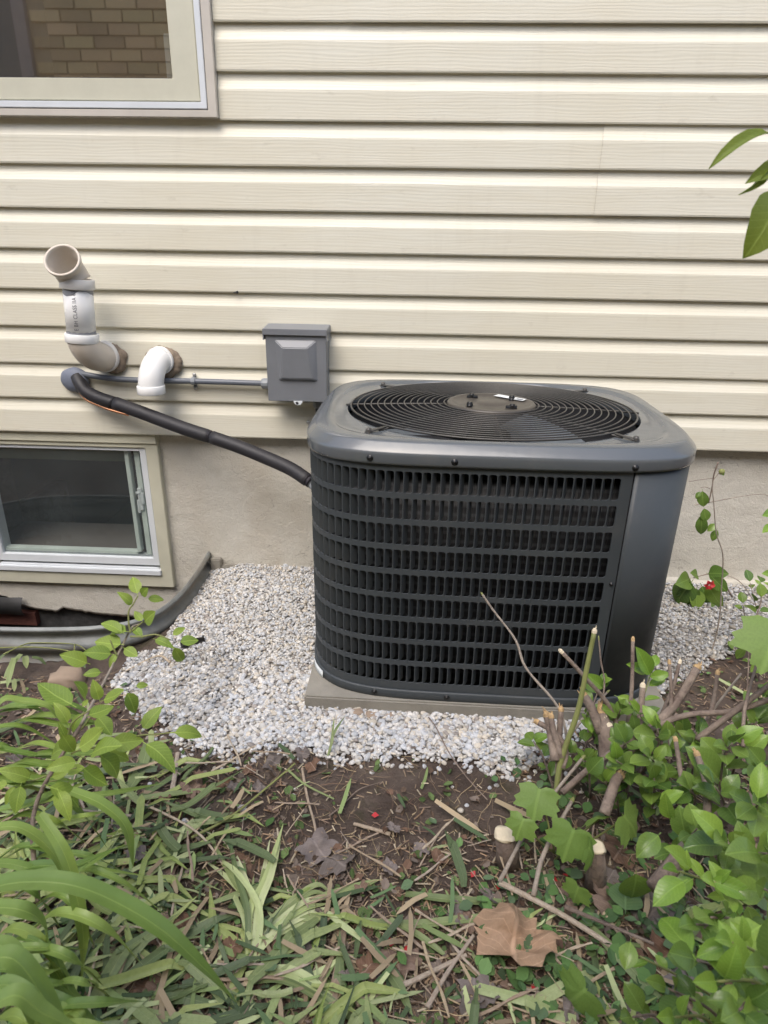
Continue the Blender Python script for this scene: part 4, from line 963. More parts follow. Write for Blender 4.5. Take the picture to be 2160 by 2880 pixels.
# ---- lily clump at the left edge
lc = empty('lily_clump', (-.62, -1.30, -.01), 'clump of long arching green strap leaves at the left front', 'plant')
def blade(pxs, wid, mat=LL, parent=None, fold=.25, name='leaf', **k): return blade_pts(name, [at(u, v_, d=dd) for u, v_, dd in pxs], wid, mat, parent=parent, fold=fold, **k)
blade([(-60, 2505, .66), (60, 2482, .66), (200, 2490, .66), (330, 2540, .67), (460, 2620, .68), (570, 2720, .70), (665, 2820, .73)], .0225, parent=lc, fold=.3, base=1)
blade([(-60, 2120, .95), (0, 1978, .95), (60, 1972, .96), (130, 1985, .97), (160, 2020, .98)], .014, parent=lc)
blade([(110, 2290, .86), (180, 2400, .85), (215, 2520, .86), (235, 2640, .88), (230, 2780, .90)], .0165, parent=lc)
blade([(200, 2225, .95), (290, 2265, .95), (355, 2330, .96), (375, 2440, .98)], .0185, parent=lc)
blade([(-40, 2330, .85), (60, 2330, .86), (150, 2400, .87), (190, 2500, .89)], .016, parent=lc)
blade([(-40, 2550, .8), (60, 2560, .8), (120, 2600, .82), (140, 2700, .84), (200, 2790, .86), (270, 2830, .9)], .023, parent=lc)
blade([(-50, 2700, .62), (40, 2700, .62), (120, 2800, .63), (190, 2900, .64)], .022, parent=lc)
blade([(-60, 2860, .55), (40, 2800, .55), (120, 2850, .56), (230, 2900, .58)], .018, LL, lc)
blade([(-30, 2650, .7), (30, 2680, .7), (80, 2800, .7), (110, 2920, .72)], .022, parent=lc)
blade([(-60, 2790, .6), (20, 2770, .6), (90, 2810, .6), (150, 2860, .62)], .016, parent=lc)
for k in range(36):                                           # the rest of the clump
    u0, v0 = random.uniform(-60, 200), random.uniform(2250, 2900); dd = 1.0-.35*(v0-2200)/700
    a = random.uniform(-.5, 1.0); L2 = random.uniform(130, 330)
    du, dv_ = math.cos(a)*L2, math.sin(a)*L2
    blade([(u0-80, v0+30, dd+.12), (u0, v0-20, dd+.06), (u0+du*.5, v0+dv_*.3-20, dd+.05), (u0+du, v0+dv_, dd+.12)], random.uniform(.008, .0155), parent=lc, fold=random.uniform(.1, .5))
for k in range(16):
    u0, v0 = random.uniform(-60, 120), random.uniform(1980, 2260); L2 = random.uniform(110, 260)
    blade([(u0-60, v0+20, 1.16), (u0, v0, 1.12), (u0+L2*.5, v0-5+random.uniform(-20, 30), 1.12), (u0+L2, v0+random.uniform(-10, 60), 1.15)], random.uniform(.011, .016), parent=lc)
# ---- a low weed by the window well
wd = empty('weed', at(60, 1880, z=-.04), 'limp weed with narrow pale leaves hanging against the window well', 'weed')
for ps in ([(-10, 1822), (100, 1820), (180, 1828), (215, 1838)], [(10, 1840), (70, 1812), (110, 1808), (210, 1812), (245, 1832)], [(210, 1812), (208, 1840)]):
    stem(wd, [at(u, v_, z=.0) for u, v_ in ps], .0022, .0012, TWIGG)
for (a, b_) in (((60, 1840), (10, 1910)), ((40, 1850), (20, 1935)), ((70, 1845), (75, 1880)), ((25, 1835), (-10, 1870)), ((90, 1850), (130, 1870)), ((210, 1840), (240, 1880)), ((45, 1910), (40, 1945))):
    blade_pts('leaf', [at(*a, z=.0), at((a[0]+b_[0])/2, (a[1]+b_[1])/2-6, z=-.01), at(*b_, z=-.03)], .016, LC, parent=wd)

# ---- right-hand shrub
sh = empty('shrub', at(1760, 2330, z=0), 'leafy cut-back shrub with glossy oval green leaves at the right front', 'shrub')
def tw(pxs, r0, r1, mat=BARK, parent=sh, name='branch', n=5): return stem(parent, [at(u, v_, d=dd) for u, v_, dd in pxs], r0, r1, mat, name, n)
base = at(1700, 2240, z=.02)
def dz(u, v_, z): p = at(u, v_, z=z); return (p-CAM).dot(fw)
TW = [  # root pixel, tip pixel, height of the tip, leaf size, leaves, young?
 ((1640, 2150), (1690, 1925), .16, .040, 5, 0), ((1700, 2120), (1700, 2010), .17, .042, 6, 0), ((1760, 2150), (1835, 1880), .20, .050, 4, 1),
 ((1560, 2230), (1500, 2085), .08, .040, 5, 0), ((1660, 2240), (1640, 2140), .12, .042, 8, 0), ((1760, 2240), (1790, 2060), .18, .048, 8, 0), ((1850, 2250), (1880, 2080), .20, .050, 8, 0),
 ((1940, 2250), (1960, 2060), .22, .054, 6, 0), ((2020, 2260), (2060, 2090), .26, .058, 8, 0), ((2120, 2260), (2150, 2160), .27, .058, 7, 0),
 ((1740, 2290), (1700, 2200), .16, .044, 8, 0), ((1830, 2310), (1840, 2190), .20, .052, 9, 0), ((1920, 2340), (1940, 2220), .22, .056, 9, 0), ((2020, 2360), (2010, 2210), .27, .060, 8, 0), ((2110, 2370), (2130, 2260), .3, .062, 7, 0),
 ((1900, 2440), (1960, 2330), .25, .056, 8, 0), ((2010, 2480), (2040, 2370), .30, .062, 8, 0), ((2110, 2500), (2160, 2400), .33, .062, 7, 0),
 ((2080, 2560), (1910, 2450), .30, .060, 6, 1), ((2120, 2560), (2010, 2480), .34, .066, 5, 1), ((2150, 2640), (2000, 2580), .36, .068, 8, 0), ((2180, 2560), (2150, 2500), .36, .064, 7, 0),
 ((2160, 2720), (1960, 2600), .36, .066, 8, 0), ((2180, 2760), (2060, 2650), .42, .070, 6, 1), ((2180, 2880), (1960, 2700), .36, .070, 7, 0), ((2120, 2900), (1800, 2690), .22, .052, 5, 1), ((2060, 2920), (1880, 2780), .28, .060, 6, 0),
 ((2200, 2860), (2020, 2760), .42, .076, 6, 1), ((2200, 2960), (2080, 2840), .42, .076, 7, 0), ((2200, 2820), (2150, 2720), .45, .076, 6, 0), ((2060, 2960), (1900, 2860), .30, .062, 6, 1), ((1900, 2960), (1780, 2860), .20, .055, 5, 0),
 ((1930, 2100), (1900, 2070), .15, .045, 6, 0), ((1720, 2120), (1745, 1995), .22, .045, 7, 0), ((1790, 2130), (1800, 2010), .21, .045, 7, 0), ((1720, 2160), (1760, 2090), .24, .045, 8, 0), ((1800, 2180), (1850, 2050), .24, .048, 8, 0), ((1640, 2180), (1590, 2120), .12, .038, 6, 0), ((1760, 2230), (1735, 2140), .22, .045, 8, 0), ((1680, 2100), (1650, 2010), .2, .036, 5, 0), ((1840, 2240), (1830, 2130), .24, .05, 8, 0), ((2060, 2180), (2130, 2030), .25, .055, 6, 0), ((2100, 2140), (2150, 1960), .2, .05, 5, 0)]
for (a, b_, z, s, c, yg) in TW:
    db_ = dz(*b_, z); p0 = at(*a, z=max(.0, z-.16)); p2 = at(*b_, d=db_); md = p0.lerp(p2, .55)+rv(.012)+Vector((0, 0, .02))
    o, C_ = stem(sh, [p0, md, p2], .0026, .0012, BARK if not yg else TWIGG, 'branch')
    leafy(sh, C_, QB if yg else QL, s*(1.0 if b_[1] < 2450 else .68), c+1, t0=.1)
    if not yg and random.random() < .45: inst('leaf', random.choice(QB), orient(C_[-1], rv(1)+Vector((0, 0, .4)), Vector((0, 0, 1))+camdir(C_[-1]), s), sh)
for (a, b_, yg) in (((1833, 1908), (1795, 1826), 1), ((1820, 1898), (1768, 1868), 1), ((1822, 1905), (1880, 1895), 1), ((1728, 1955), (1798, 1988), 1), ((1700, 1940), (1655, 1898), 1), ((1650, 2180), (1690, 2135), 0), ((1885, 2310), (1870, 2240), 1), ((1850, 2268), (1912, 2225), 1), ((1970, 2150), (2040, 2130), 1), ((1990, 2090), (1945, 2108), 1),
             ((2080, 2130), (2155, 2070), 1), ((2030, 2200), (1960, 2115), 0), ((2160, 2590), (2005, 2690), 1), ((1860, 2340), (1800, 2400), 0), ((1940, 2440), (1880, 2385), 1), ((1935, 2470), (1845, 2530), 1), ((1980, 2470), (2120, 2520), 1), ((1775, 2640), (1760, 2720), 0)):
    z = .2 if b_[1] < 2300 else .34; dd = dz(*a, z); p = at(*a, d=dd); q = at(*b_, d=dd-.02); inst('leaf', random.choice(QB if yg else QL), orient(p, q-p, camdir(p)+Vector((0, 0, .6))+rv(.3), (q-p).length*1.05), sh)
# woody stems and cut stubs of the shrub: pixels with depth
def stub(pxs, r, capmat=CUT, parent=sh, mat=BARK, name='cut_stem'):
    P_ = [at(u, v_, d=dd) for u, v_, dd in pxs]; C_ = curve(P_, 5); n = len(C_); b = B(); b.tube(C_, [r*1.15-(r*.25)*i/(n-1)+.0006*noise.noise((i*.9, r*900, 0)) for i in range(n)], 9); o = b.obj(name, mat, parent, smooth=True)
    t = (C_[-1]-C_[-2]).normalized(); q = B(); s_ = (t+rv(.45)).normalized(); q.tube([C_[-1]-t*.004, C_[-1]+t*.002, C_[-1]+t*.004+s_*.002], [r*.97, r*.95, r*.5], 9); 
    for k in range(3): a_ = (t+rv(.5)).normalized(); q.tube([C_[-1]+rv(r*.5), C_[-1]+a_*r*random.uniform(1.2, 2.4)], [r*.35, r*.06], 5)
    q.obj('cut_face', capmat, parent); return o
G = lambda u, v_: dz(u, v_, .0)
stub([(1330, 0, 0)] and [(1560, 2280, 1.27), (1575, 2150, 1.28), (1625, 2000, 1.27), (1650, 1880, 1.26), (1672, 1775, 1.25)], .0052, CUTW, mat=TWIGG)
stub([(1760, 2150, 1.34), (1720, 2000, 1.32), (1640, 1900, 1.30), (1578, 1832, 1.29)], .0045, CUTW)
stub([(1600, 2100, 1.36), (1570, 1990, 1.38), (1480, 1880, 1.40), (1450, 1800, 1.41), (1390, 1720, 1.42), (1357, 1672, 1.42)], .0026, TWIGG, mat=GREYTW)
stub([(1690, 2000, 1.38), (1700, 1920, 1.38), (1690, 1860, 1.38), (1684, 1795, 1.38)], .0018, TWIGG)
stub([(1750, 2150, 1.35), (1775, 1960, 1.37), (1780, 1798, 1.38)], .0042, CUT)
stub([(1780, 2150, 1.33), (1800, 2020, 1.35), (1808, 1928, 1.36)], .0066, CUTW)
stub([(1700, 2180, 1.28), (1820, 2060, 1.30), (1900, 1980, 1.32), (1962, 1876, 1.34)], .0088, CUT)
stub([(1880, 2070, 1.3), (1888, 1960, 1.32), (1882, 1862, 1.33)], .0036, CUT); stub([(1840, 2060, 1.34), (1890, 1940, 1.36), (1912, 1862, 1.37)], .004, CUTW)
stub([(1940, 2160, 1.26), (2000, 2000, 1.28), (2018, 1892, 1.29)], .0046, CUT)
stub([(1570, 2200, 1.28), (1573, 2080, 1.30), (1578, 1995, 1.31)], .0062, CUT)
stub([(1580, 2160, 1.28), (1590, 2110, 1.29), (1560, 2060, 1.30), (1510, 2030, 1.32)], .0062, CUT); stub([(1562, 2140, 1.28), (1550, 2070, 1.30), (1538, 2010, 1.31)], .0080, CUT); stub([(1580, 2130, 1.28), (1558, 2060, 1.29), (1550, 2015, 1.3)], .0062, CUT)
stub([(1705, 2200, 1.27), (1705, 2090, 1.29), (1690, 2005, 1.32)], .0150, CUT, name='main_stump'); stub([(1700, 2140, 1.28), (1690, 2060, 1.30), (1678, 2015, 1.31)], .0070, CUT)
stub([(1690, 2060, 1.30), (1660, 1985, 1.31), (1640, 1955, 1.32)], .009, CUT); stub([(1760, 2200, 1.25), (1735, 2100, 1.28), (1710, 2040, 1.30)], .009, CUTW)
stub([(1580, 2230, 1.22), (1700, 2130, 1.25), (1900, 2020, 1.26), (2060, 2000, 1.24), (2200, 1955, 1.22)], .0055, CUT); stub([(1960, 2080, 1.24), (2080, 1990, 1.23), (2200, 1900, 1.22)], .0055, CUT)
stub([(1840, 2500, 1.02), (1950, 2370, 1.06), (2060, 2280, 1.08), (2200, 2210, 1.08)], .0125, CUT); stub([(1990, 2300, 1.1), (1985, 2200, 1.12), (1960, 2120, 1.14)], .006, CUT); stub([(1930, 2290, 1.12), (1915, 2180, 1.15), (1900, 2080, 1.18)], .0045, CUT)
stub([(1700, 2290, 1.16), (1730, 2200, 1.18), (1745, 2180, 1.19)], .009, CUT)
stub([(1940, 2080, 1.3), (2010, 1990, 1.30), (2080, 1900, 1.3)], .0025, GREYTW, mat=GREYTW); stub([(2090, 2100, 1.15), (2095, 1990, 1.2), (2130, 1860, 1.25)], .003, CUT)
# grey bare sticks leaning in the shrub
for k, ps in enumerate([[(1570, 2120), (1640, 2020), (1710, 1945)], [(1405, 2480), (1480, 2340), (1560, 2230), (1640, 2130)], [(1500, 2520), (1530, 2400), (1610, 2250)]]):
    stub([(u, v_, dz(u, v_, .03+.04*i)) for i, (u, v_) in enumerate(ps)], .0029+.0005*k, TWIGG, mat=GREYTW, name='bare_stick')
# maple seedling
mp = empty('maple_seedling', at(1520, 2380, z=0), 'young maple seedling with lobed light green leaves between the two stumps', 'seedling')
for (c, tip, s, m_i) in (((1515, 2230), (1500, 2300), .085, 0), ((1470, 2310), (1445, 2370), .060, 1), ((1610, 2345), (1590, 2400), .088, 0), ((1680, 2300), (1650, 2290), .058, 1), ((1760, 2300), (1790, 2340), .085, 0), ((1660, 2390), (1680, 2430), .06, 1), ((1625, 2500), (1610, 2540), .055, 0), ((1640, 2790), (1600, 2820), .08, 1)):
    z = .13 if c[1] < 2450 else .05; p = at(*c, z=z); q = at(*tip, z=z-.03); inst('leaf', MP[m_i], orient(p-(q-p).normalized()*s*.1, q-p, camdir(p)*.8+Vector((0, 0, .8))+rv(.35), s*1.02), mp)
for ps in ([(1560, 2400), (1545, 2330), (1520, 2230)], [(1560, 2400), (1500, 2350), (1475, 2310)], [(1560, 2420), (1600, 2370), (1615, 2340)], [(1580, 2400), (1640, 2340), (1690, 2300)], [(1590, 2410), (1700, 2340), (1755, 2300)]):
    stem(mp, [at(*ps[0], z=.0), at(*ps[1], z=.07), at(*ps[2], z=.12)], .0022, .0014, TWIGG)
# two pale cut stumps
for (u, v_, r, h, lab) in ((1420, 2350, .019, .055, 'pale freshly cut stump at the left, between bare soil and maple leaves'), (1675, 2385, .0155, .085, 'pale splintered stump top under the maple leaves, right of the bigger cut')):
    t = at(u, v_, z=h); bs = Vector((t.x+.012, t.y-.002, -.015)); st = empty('tree_stump', bs, lab, 'stump')
    b = B(); b.tube([bs, bs.lerp(t, .5)+Vector((.002, 0, 0)), t], [r*1.35, r*1.1, r], 16); b.v = [p*1.0+Vector((.002*noise.noise(p*70), .002*noise.noise(p*70+Vector((3, 0, 0))), 0)) for p in b.v]; b.obj('trunk', BARK, st, smooth=True)
    o = slab_rough('cut_face', (t.x, t.y, t.z+.003), r*1.02, r*.95, .0042, CUTW, st, h*100)
# ---- plants beside the wall on the right
wb = empty('bare_branch', at(2030, 1660, z=0), 'thin bare twig with withered leaves rising against the foundation on the right', 'branch')
def tp(ps, dep, r0, r1, mat, parent, name='twig'): return stem(parent, [at(u, v_, y=dep) for u, v_ in ps], r0, r1, mat, name)
tp([(1930, 2010), (1985, 1880), (2020, 1760), (2030, 1640), (2033, 1560), (2015, 1500), (2008, 1420), (2004, 1360), (2022, 1330)], -.42, .0022, .0012, GREYTW, wb)
tp([(1993, 1415), (2003, 1370), (2008, 1335), (2020, 1300)], -.30, .0018, .0022, BARK, wb); tp([(2004, 1345), (1965, 1350), (1937, 1355)], -.3, .001, .0007, BARK, wb); tp([(1998, 1375), (1985, 1370), (1970, 1372)], -.3, .001, .0008, BARK, wb)
tp([(1955, 1420), (2010, 1410), (2080, 1397), (2145, 1390), (2175, 1405)], -.05, .0018, .0012, GREYTW, wb)
for (a, b_, m_i) in (((1975, 1375), (1978, 1418), 0), ((1970, 1380), (1960, 1398), 1), ((1980, 1425), (1985, 1460), 2), ((1975, 1440), (1972, 1495), 3), ((2015, 1470), (1995, 1490), 0), ((2018, 1485), (2005, 1515), 1), ((2030, 1325), (2035, 1335), 2)):
    p, q = at(*a, y=-.3), at(*b_, y=-.31); inst('leaf', QL[m_i], orient(p, q-p, camdir(p)+rv(.6), (q-p).length*1.2, .9), wb)
p = at(2030, 1327, y=-.3); b = B(); b.lathe(p, [(0, .009), (.006, .007), (.009, 0), (.006, -.007), (0, -.009)], seg=12); b.obj('bud', TWIGG, wb, smooth=True)
fl = empty('flowering_branch', at(1990, 1650, y=-.12), 'low dark-leaved branch with one red flower by the wall at the right', 'flowering plant')
tp([(2060, 1680), (2035, 1640), (2000, 1615), (1950, 1625)], -.12, .003, .0015, BARK, fl)
tp([(2030, 1612), (2085, 1640), (2140, 1720)], -.12, .0018, .0012, GREYTW, fl)
random.seed(21)
LQD = [leaf_mesh('leaf', w_, LQ, c, fo, 30+i) for i, (w_, c, fo) in enumerate([(.7, .25, .2), (.8, .35, .1)])]
for (a, b_) in (((1950, 1630), (1905, 1690)), ((1950, 1640), (1925, 1720)), ((1960, 1650), (1960, 1710)), ((1970, 1640), (2000, 1710)), ((1990, 1640), (2020, 1700)), ((1945, 1625), (1915, 1640)), ((2000, 1620), (2040, 1660)), ((1965, 1620), (1950, 1612)), ((1920, 1660), (1900, 1670)), ((1930, 1650), (1960, 1690)), ((1975, 1690), (1950, 1730)), ((1935, 1690), (1925, 1735)), ((1985, 1612), (2035, 1612)), ((1995, 1690), (2030, 1720))):
    p, q = at(*a, y=-.13+random.uniform(-.03, .02)), at(*b_, y=-.15+random.uniform(-.03, .02)); inst('leaf', random.choice(LQD), orient(p, q-p, camdir(p)+rv(.5), max(.036, (q-p).length*1.15)), fl)
c = at(1995, 1645, y=-.17)
for k in range(6):
    a = k*1.05; d = Vector((math.cos(a), -.3, math.sin(a))).normalized(); me = leaf_mesh('petal', .9, RED, .4, .3, k, n=5); inst('petal', me, orient(c, d, Vector((0, -1, 0))+rv(.4), .019), fl)
sw = empty('shrub', at(2110, 1900, y=-.45), 'loose leafy shoots at the right edge between the wall and the cut shrub', 'shrub')
for (a, b_, c, s) in (((2100, 1960), (2090, 1700), 7, .046), ((2150, 1900), (2110, 1640), 6, .05), ((2160, 1820), (2190, 1630), 6, .05), ((2080, 1990), (2060, 1830), 7, .044), ((2140, 2040), (2150, 1850), 7, .05), ((2120, 1750), (2140, 1640), 5, .045)):
    o, C_ = stem(sw, [at(*a, y=-.62), at((a[0]+b_[0])/2+10, (a[1]+b_[1])/2, y=-.50), at(*b_, y=-.42)], .002, .001, BARK, 'branch'); leafy(sw, C_, QL+QB[:1], s, c, .2)
p = at(2190, 1760, d=1.15); q = at(2130, 1920, d=1.12); inst('leaf', MP[0], orient(p, q-p, camdir(p)+Vector((0, 0, .3)), .13), sw)
p = at(2165, 1480, d=1.3); 
for (a, b_) in (((2180, 1440), (2160, 1445)), ((2185, 1480), (2150, 1490)), ((2190, 1620), (2150, 1610))):
    p, q = at(*a, d=1.35), at(*b_, d=1.33); inst('leaf', QB[0], orient(p, q-p, camdir(p)+rv(.3), .045), sw)
# ---- leaves hanging into the picture at the upper right
tr_ = empty('overhanging_twig', at(2190, 400, d=.75), 'green leaves on a twig hanging in at the right edge in front of the siding', 'twig')
stem(tr_, [at(2260, 330, d=.74), at(2200, 370, d=.75), at(2175, 480, d=.74), at(2190, 620, d=.73)], .0022, .0014, BARK)
random.seed(5)
for (a, b_, w_, m_i, dn_) in (((2185, 362), (2016, 432), .42, 0, (.1, -.6, 1)), ((2215, 455), (2112, 505), .7, 1, (0, -1, .4)), ((2205, 520), (2134, 690), 1.05, 2, (0, -1, .1)), ((2170, 350), (2230, 330), .8, 1, (0, -1, .2)), ((2175, 440), (2112, 545), .28, 0, (.9, -.4, .1))):
    p, q = at(*a, d=.74), at(*b_, d=.72); inst('leaf', QB[m_i], orient(p, q-p, dn_, (q-p).length*1.05, w_), tr_)
for ch in tr_.children:
    if ch.name.startswith('leaf') and len(ch.data.materials): ch.material_slots[0].link = 'OBJECT'; ch.material_slots[0].material = LO

# ------------------------------------------------------------------ things lying on the soil
def onground(u, v_, up_=.004): p = at(u, v_, z=-.008); p.z = gh(p.x, p.y)+up_; return p
# named sticks
def stick(pxs, r0, r1, mat, label, cat='stick', group=None, lift=.006, name='stick', seg=7):
    P_ = [onground(u, v_, lift+(h if len(q) else 0)) for (u, v_, *q) in [(a[0], a[1], *a[2:]) for a in pxs] for h in [q[0] if q else 0]]
    C_ = curve(P_, 6); n = len(C_); b = B(); b.tube(C_, [(r0+(r1-r0)*i/(n-1))*(1+.12*noise.noise((i*.6, r0*500, 1))) for i in range(n)], seg, squash=.7); o = b.obj(name, mat); return tag(o, label, cat, group)
stick([(1400, 2520, .03), (1560, 2600, .03), (1700, 2675, .02), (1790, 2740, .01)], .0055, .0045, STRAW, 'longest thick pale stick running down right from the maple leaves')
stick([(1580, 2600, .04), (1700, 2640, .035), (1830, 2690, .03)], .0042, .0025, BARK, 'thin reddish brown stick lying across the thick pale stick')
stick([(355, 2255, .01), (450, 2300, .02), (560, 2370, .02), (630, 2450, .015), (680, 2540, .01)], .0028, .0018, STRAW, 'thin bent tan stalk arching across the cut leaves at left')
stick([(540, 2370, .01), (650, 2310, .01), (760, 2220, .01), (830, 2160, .012)], .003, .002, TWIGG, 'thin green stem pointing up right towards the gravel')
stick([(925, 2890, .004), (950, 2740, .006), (975, 2560, .006)], .0085, .0068, STRAW, 'broad flat tan stalk standing out upright near the bottom centre')
stick([(1000, 2840, .01), (1150, 2780, .01), (1310, 2700, .01)], .0055, .0035, STRAW, 'pale stalk rising right towards the big dry leaf')
stick([(1200, 2850, .01), (1260, 2750, .012), (1330, 2650, .012)], .0042, .003, STRAW, 'slim pale stalk just left of the big dry leaf')
stick([(1650, 2530, .015), (1700, 2590, .015), (1750, 2650, .012)], .0042, .0032, STRAW, 'short grey stick beside the dark round leaf')
stick([(995, 2320, .002), (1045, 2335, .003), (1098, 2350, .002)], .0035, .0042, STRAW, 'short straight pale splinter lying alone on the bare soil')
stick([(1205, 2030, .01), (1225, 2080, .03), (1260, 2150, .03), (1310, 2210, .02), (1370, 2260, .006)], .0016, .0012, BARK, 'hair-thin dark twig hanging over the gravel edge')
stick([(1540, 2690, .01), (1590, 2760, .01), (1640, 2860, .01)], .0022, .0015, STRAW, 'thin curved tan twig near the bottom right')
stick([(850, 2170, .006), (865, 2250, .008), (885, 2330, .006), (892, 2370, .004)], .003, .0022, STRAW, 'crooked tan stalk hanging downward below the gravel, left of centre')
stick([(812, 2180, .01), (860, 2220, .012), (940, 2260, .01)], .0028, .002, LC, 'greenish stalk with split pale end at the soil edge')
stick([(600, 2115, .01), (580, 2140, .01), (530, 2180, .006), (515, 2200, .004)], .0035, .0055, LC, 'green onion-like stalk at the gravel edge on the left')
stick([(1260, 2130, .004), (1150, 2110, .004), (1000, 2125, .004)], .0018, .001, BARK, 'long thin brown twig along the gravel edge')
stick([(925, 2300, .004), (960, 2270, .004), (1010, 2230, .004), (1075, 2200, .004)], .0016, .001, BARK, 'fine dark twig lying on the soil, below the green stem tip')
stick([(770, 2670, .02), (800, 2610, .02), (840, 2480, .016)], .001, .001, STRAW, 'wispy straw by the pale leaf bases')
stick([(480, 1870, .01), (440, 1845, .01), (340, 1880, .008)], .004, .002, STRAW, 'pale split stalk at the left end of the gravel')
stick([(325, 2160, .01), (345, 2110, .01), (352, 2090, .01)], .003, .003, STRAW, 'short woody stalk behind the sapling'); stick([(500, 2120, .004), (492, 2190, .006), (485, 2230, .004)], .0052, .006, STRAW, 'split pale brown stalk lying upright left of the gravel')
# big dry leaf and other single leaves
p = onground(1440, 2680, .046); o = inst('dry_leaf', dead_mesh('dry_leaf', LDB, 2.9, .42, 2), orient(p, (.22, 1, .25), (0, -.55, 1), .128, 1.1)); tag(o, 'biggest curled orange-brown dry leaf at the bottom right of the soil', 'leaf')
p = onground(1500, 2700, .02)
v = []; f = []
for i in range(9):
    t = i/8
    for j in range(9): a = -2.2+4.4*j/8; r = .010*(.4+.6*t); v.append((p.x+r*math.sin(a)+.012*t, p.y-.02+.05*t, p.z+r*math.cos(a)-.0))
for i in range(8):
    for j in range(8): f.append((i*9+j, i*9+9+j, i*9+10+j, i*9+1+j))
o = add('rolled_leaf', v, f, LDB, smooth=True, fixn=False); tag(o, 'small rolled brown leaf beside the biggest dry leaf', 'leaf')
for (u, v_, s, k, lab) in ((468, 2365, .062, 0, 'pinkish brown dead leaf lying flat among cut blades, left of centre'), (950, 2430, .075, 2, 'large flat grey dead leaf on the soil at the centre'), (895, 2390, .075, 3, 'dark grey curled dead leaf up left of the flat grey one'), (1120, 2720, .075, 1, 'brown crumbling leaf beside the silver bolt'), (860, 2690, .05, 2, 'grey leaf by the pale leaf bases'), (1720, 2560, .09, 0, 'reddish brown dead leaf under the shrub'),
                        (1830, 2580, .09, 2, 'smooth mauve-brown leaf deep under the shrub'), (440, 2640, .05, 0, 'brown leaf under the arching lily blade'), (550, 2200, .05, 1, 'brown leaf at the sapling edge near the soil'), (1860, 2700, .07, 0, 'orange-brown leaf beside the young bright shoots'), (1740, 2400, .07, 0, 'orange-brown leaf behind the splintered stump')):
    p = onground(u, v_, .012); tag(inst('dead_leaf', DDv[k], orient(p, (random.uniform(-1, 1), random.uniform(-1, 1), 0), Vector((0, -.15, 1))+rv(.2), s)), lab, 'leaf')
p = onground(1752, 2600, .03); tag(inst('round_leaf', leaf_mesh('round_leaf', 1.0, LG, .1, .05, 40), orient(p, (.3, 1, 0), (0, -.4, 1), .065)), 'round dusty green leaf lying under the shrub', 'leaf')
p = at(1790, 2450, z=.09); tag(inst('hanging_leaf', leaf_mesh('hanging_leaf', .9, LQ, .3, .1, 41), orient(p, (.05, -.1, -1), (0, -1, .3), .07)), 'dark green leaf hanging limp right of the splintered stump', 'leaf')
# silver bolt
p = onground(995, 2700, .006); q = onground(990, 2725, .006); bo = empty('bolt', p, 'small silver bolt lying by the broad tan stalk', 'bolt')
b = B(); b.tube([q, p], .0022, 8); b.obj('shank', BOLT, bo, smooth=True); d = (p-q).normalized(); b = B(); b.lathe(p, [(0, .003), (.0045, .003), (.0045, 0), (0, 0)], d, 6); b.obj('head', BOLT, bo)
# cut bunch of pale leaf bases
cb = empty('cut_leaf_bunch', onground(720, 2700), 'bunch of cut strap leaves with pale yellow-green bases at the bottom centre', 'cut leaves')
def gblade(pxs, wid, mat, parent, **k): return blade_pts('leaf', [onground(u, v_, h) for u, v_, h in pxs], wid, mat, parent=parent, **k)
for k in range(11):
    u1 = 660+random.uniform(-90, 150); v1_ = 2330+random.uniform(-20, 130); j = random.uniform(-14, 14)
    gblade([(708+j, 2715, .012), (712+j*1.5, 2600, .022+.002*k), ((712+u1)/2+j, 2500, .02+.002*k), (u1, v1_, .008)], random.uniform(.009, .014), LPB if k % 3 else LC, cb, tipstart=.6, base=1)
for k in range(6):
    gblade([(705, 2720, .012), (760, 2670-k*12, .024), (830+k*10, 2620-k*22, .02), (930, 2560-k*10, .006)], random.uniform(.008, .013), LPB if k < 4 else LC, cb, tipstart=.6, base=1)
cb2 = empty('cut_leaf_bunch', onground(760, 2760), 'second cut bunch below, its white base pointing left', 'cut leaves')
for k in range(6):
    gblade([(690, 2750+k*3, .012), (800, 2745+k*6, .022), (880+k*10, 2775+k*14, .018), (960+k*18, 2830+k*18, .006)], .011, LPB if k < 3 else LC, cb2, tipstart=.55, base=1)
# long single cut blades in the middle
LB = [([(1140, 2520, .012), (1260, 2545, .014), (1380, 2545, .012), (1425, 2540, .01)], .0145, 'long green cut blade lying level below the bare soil'), ([(985, 2590, .006), (1150, 2610, .012), (1370, 2595, .014), (1570, 2620, .01)], .015, 'longest cut blade, lying level just beneath the other'),
      ([(1095, 2590, .014), (1180, 2650, .014), (1275, 2710, .008)], .011, 'cut blade slanting down right across the stalks'), ([(880, 2540, .01), (980, 2510, .016), (1070, 2475, .01)], .016, 'broad cut blade rising to the right at the centre'), ([(1050, 2700, .01), (1110, 2780, .02), (1160, 2880, .02)], .017, 'cut blade running down past the brown crumbling leaf'),
      ([(545, 2150, .01), (420, 2235, .012), (360, 2260, .01)], .012, 'grey-green blade'), ([(350, 2260, .01), (480, 2245, .016), (640, 2220, .01)], .014, 'dark green cut blade pointing right below the sapling'), ([(420, 2110, .02), (395, 2180, .016), (345, 2255, .01)], .026, 'widest pale green cut leaf hanging below the sapling')]
for pxs, wd_, lab in LB:
    o = blade_pts('cut_leaf', [onground(*a) for a in pxs], wd_, LC); tag(o, lab if lab != 'grey-green blade' else 'grey-green cut blade tucked beneath the wide pale leaf', 'cut leaf')
def zone(u, v_):
    if u < 350: return 'among the blades of the lily clump'
    if u < 700: return 'between the lily clump and the pale-based bunch'
    if u < 1150: return 'around and beyond the pale-based bunch'
    return 'towards the shrub and the big dry leaf'
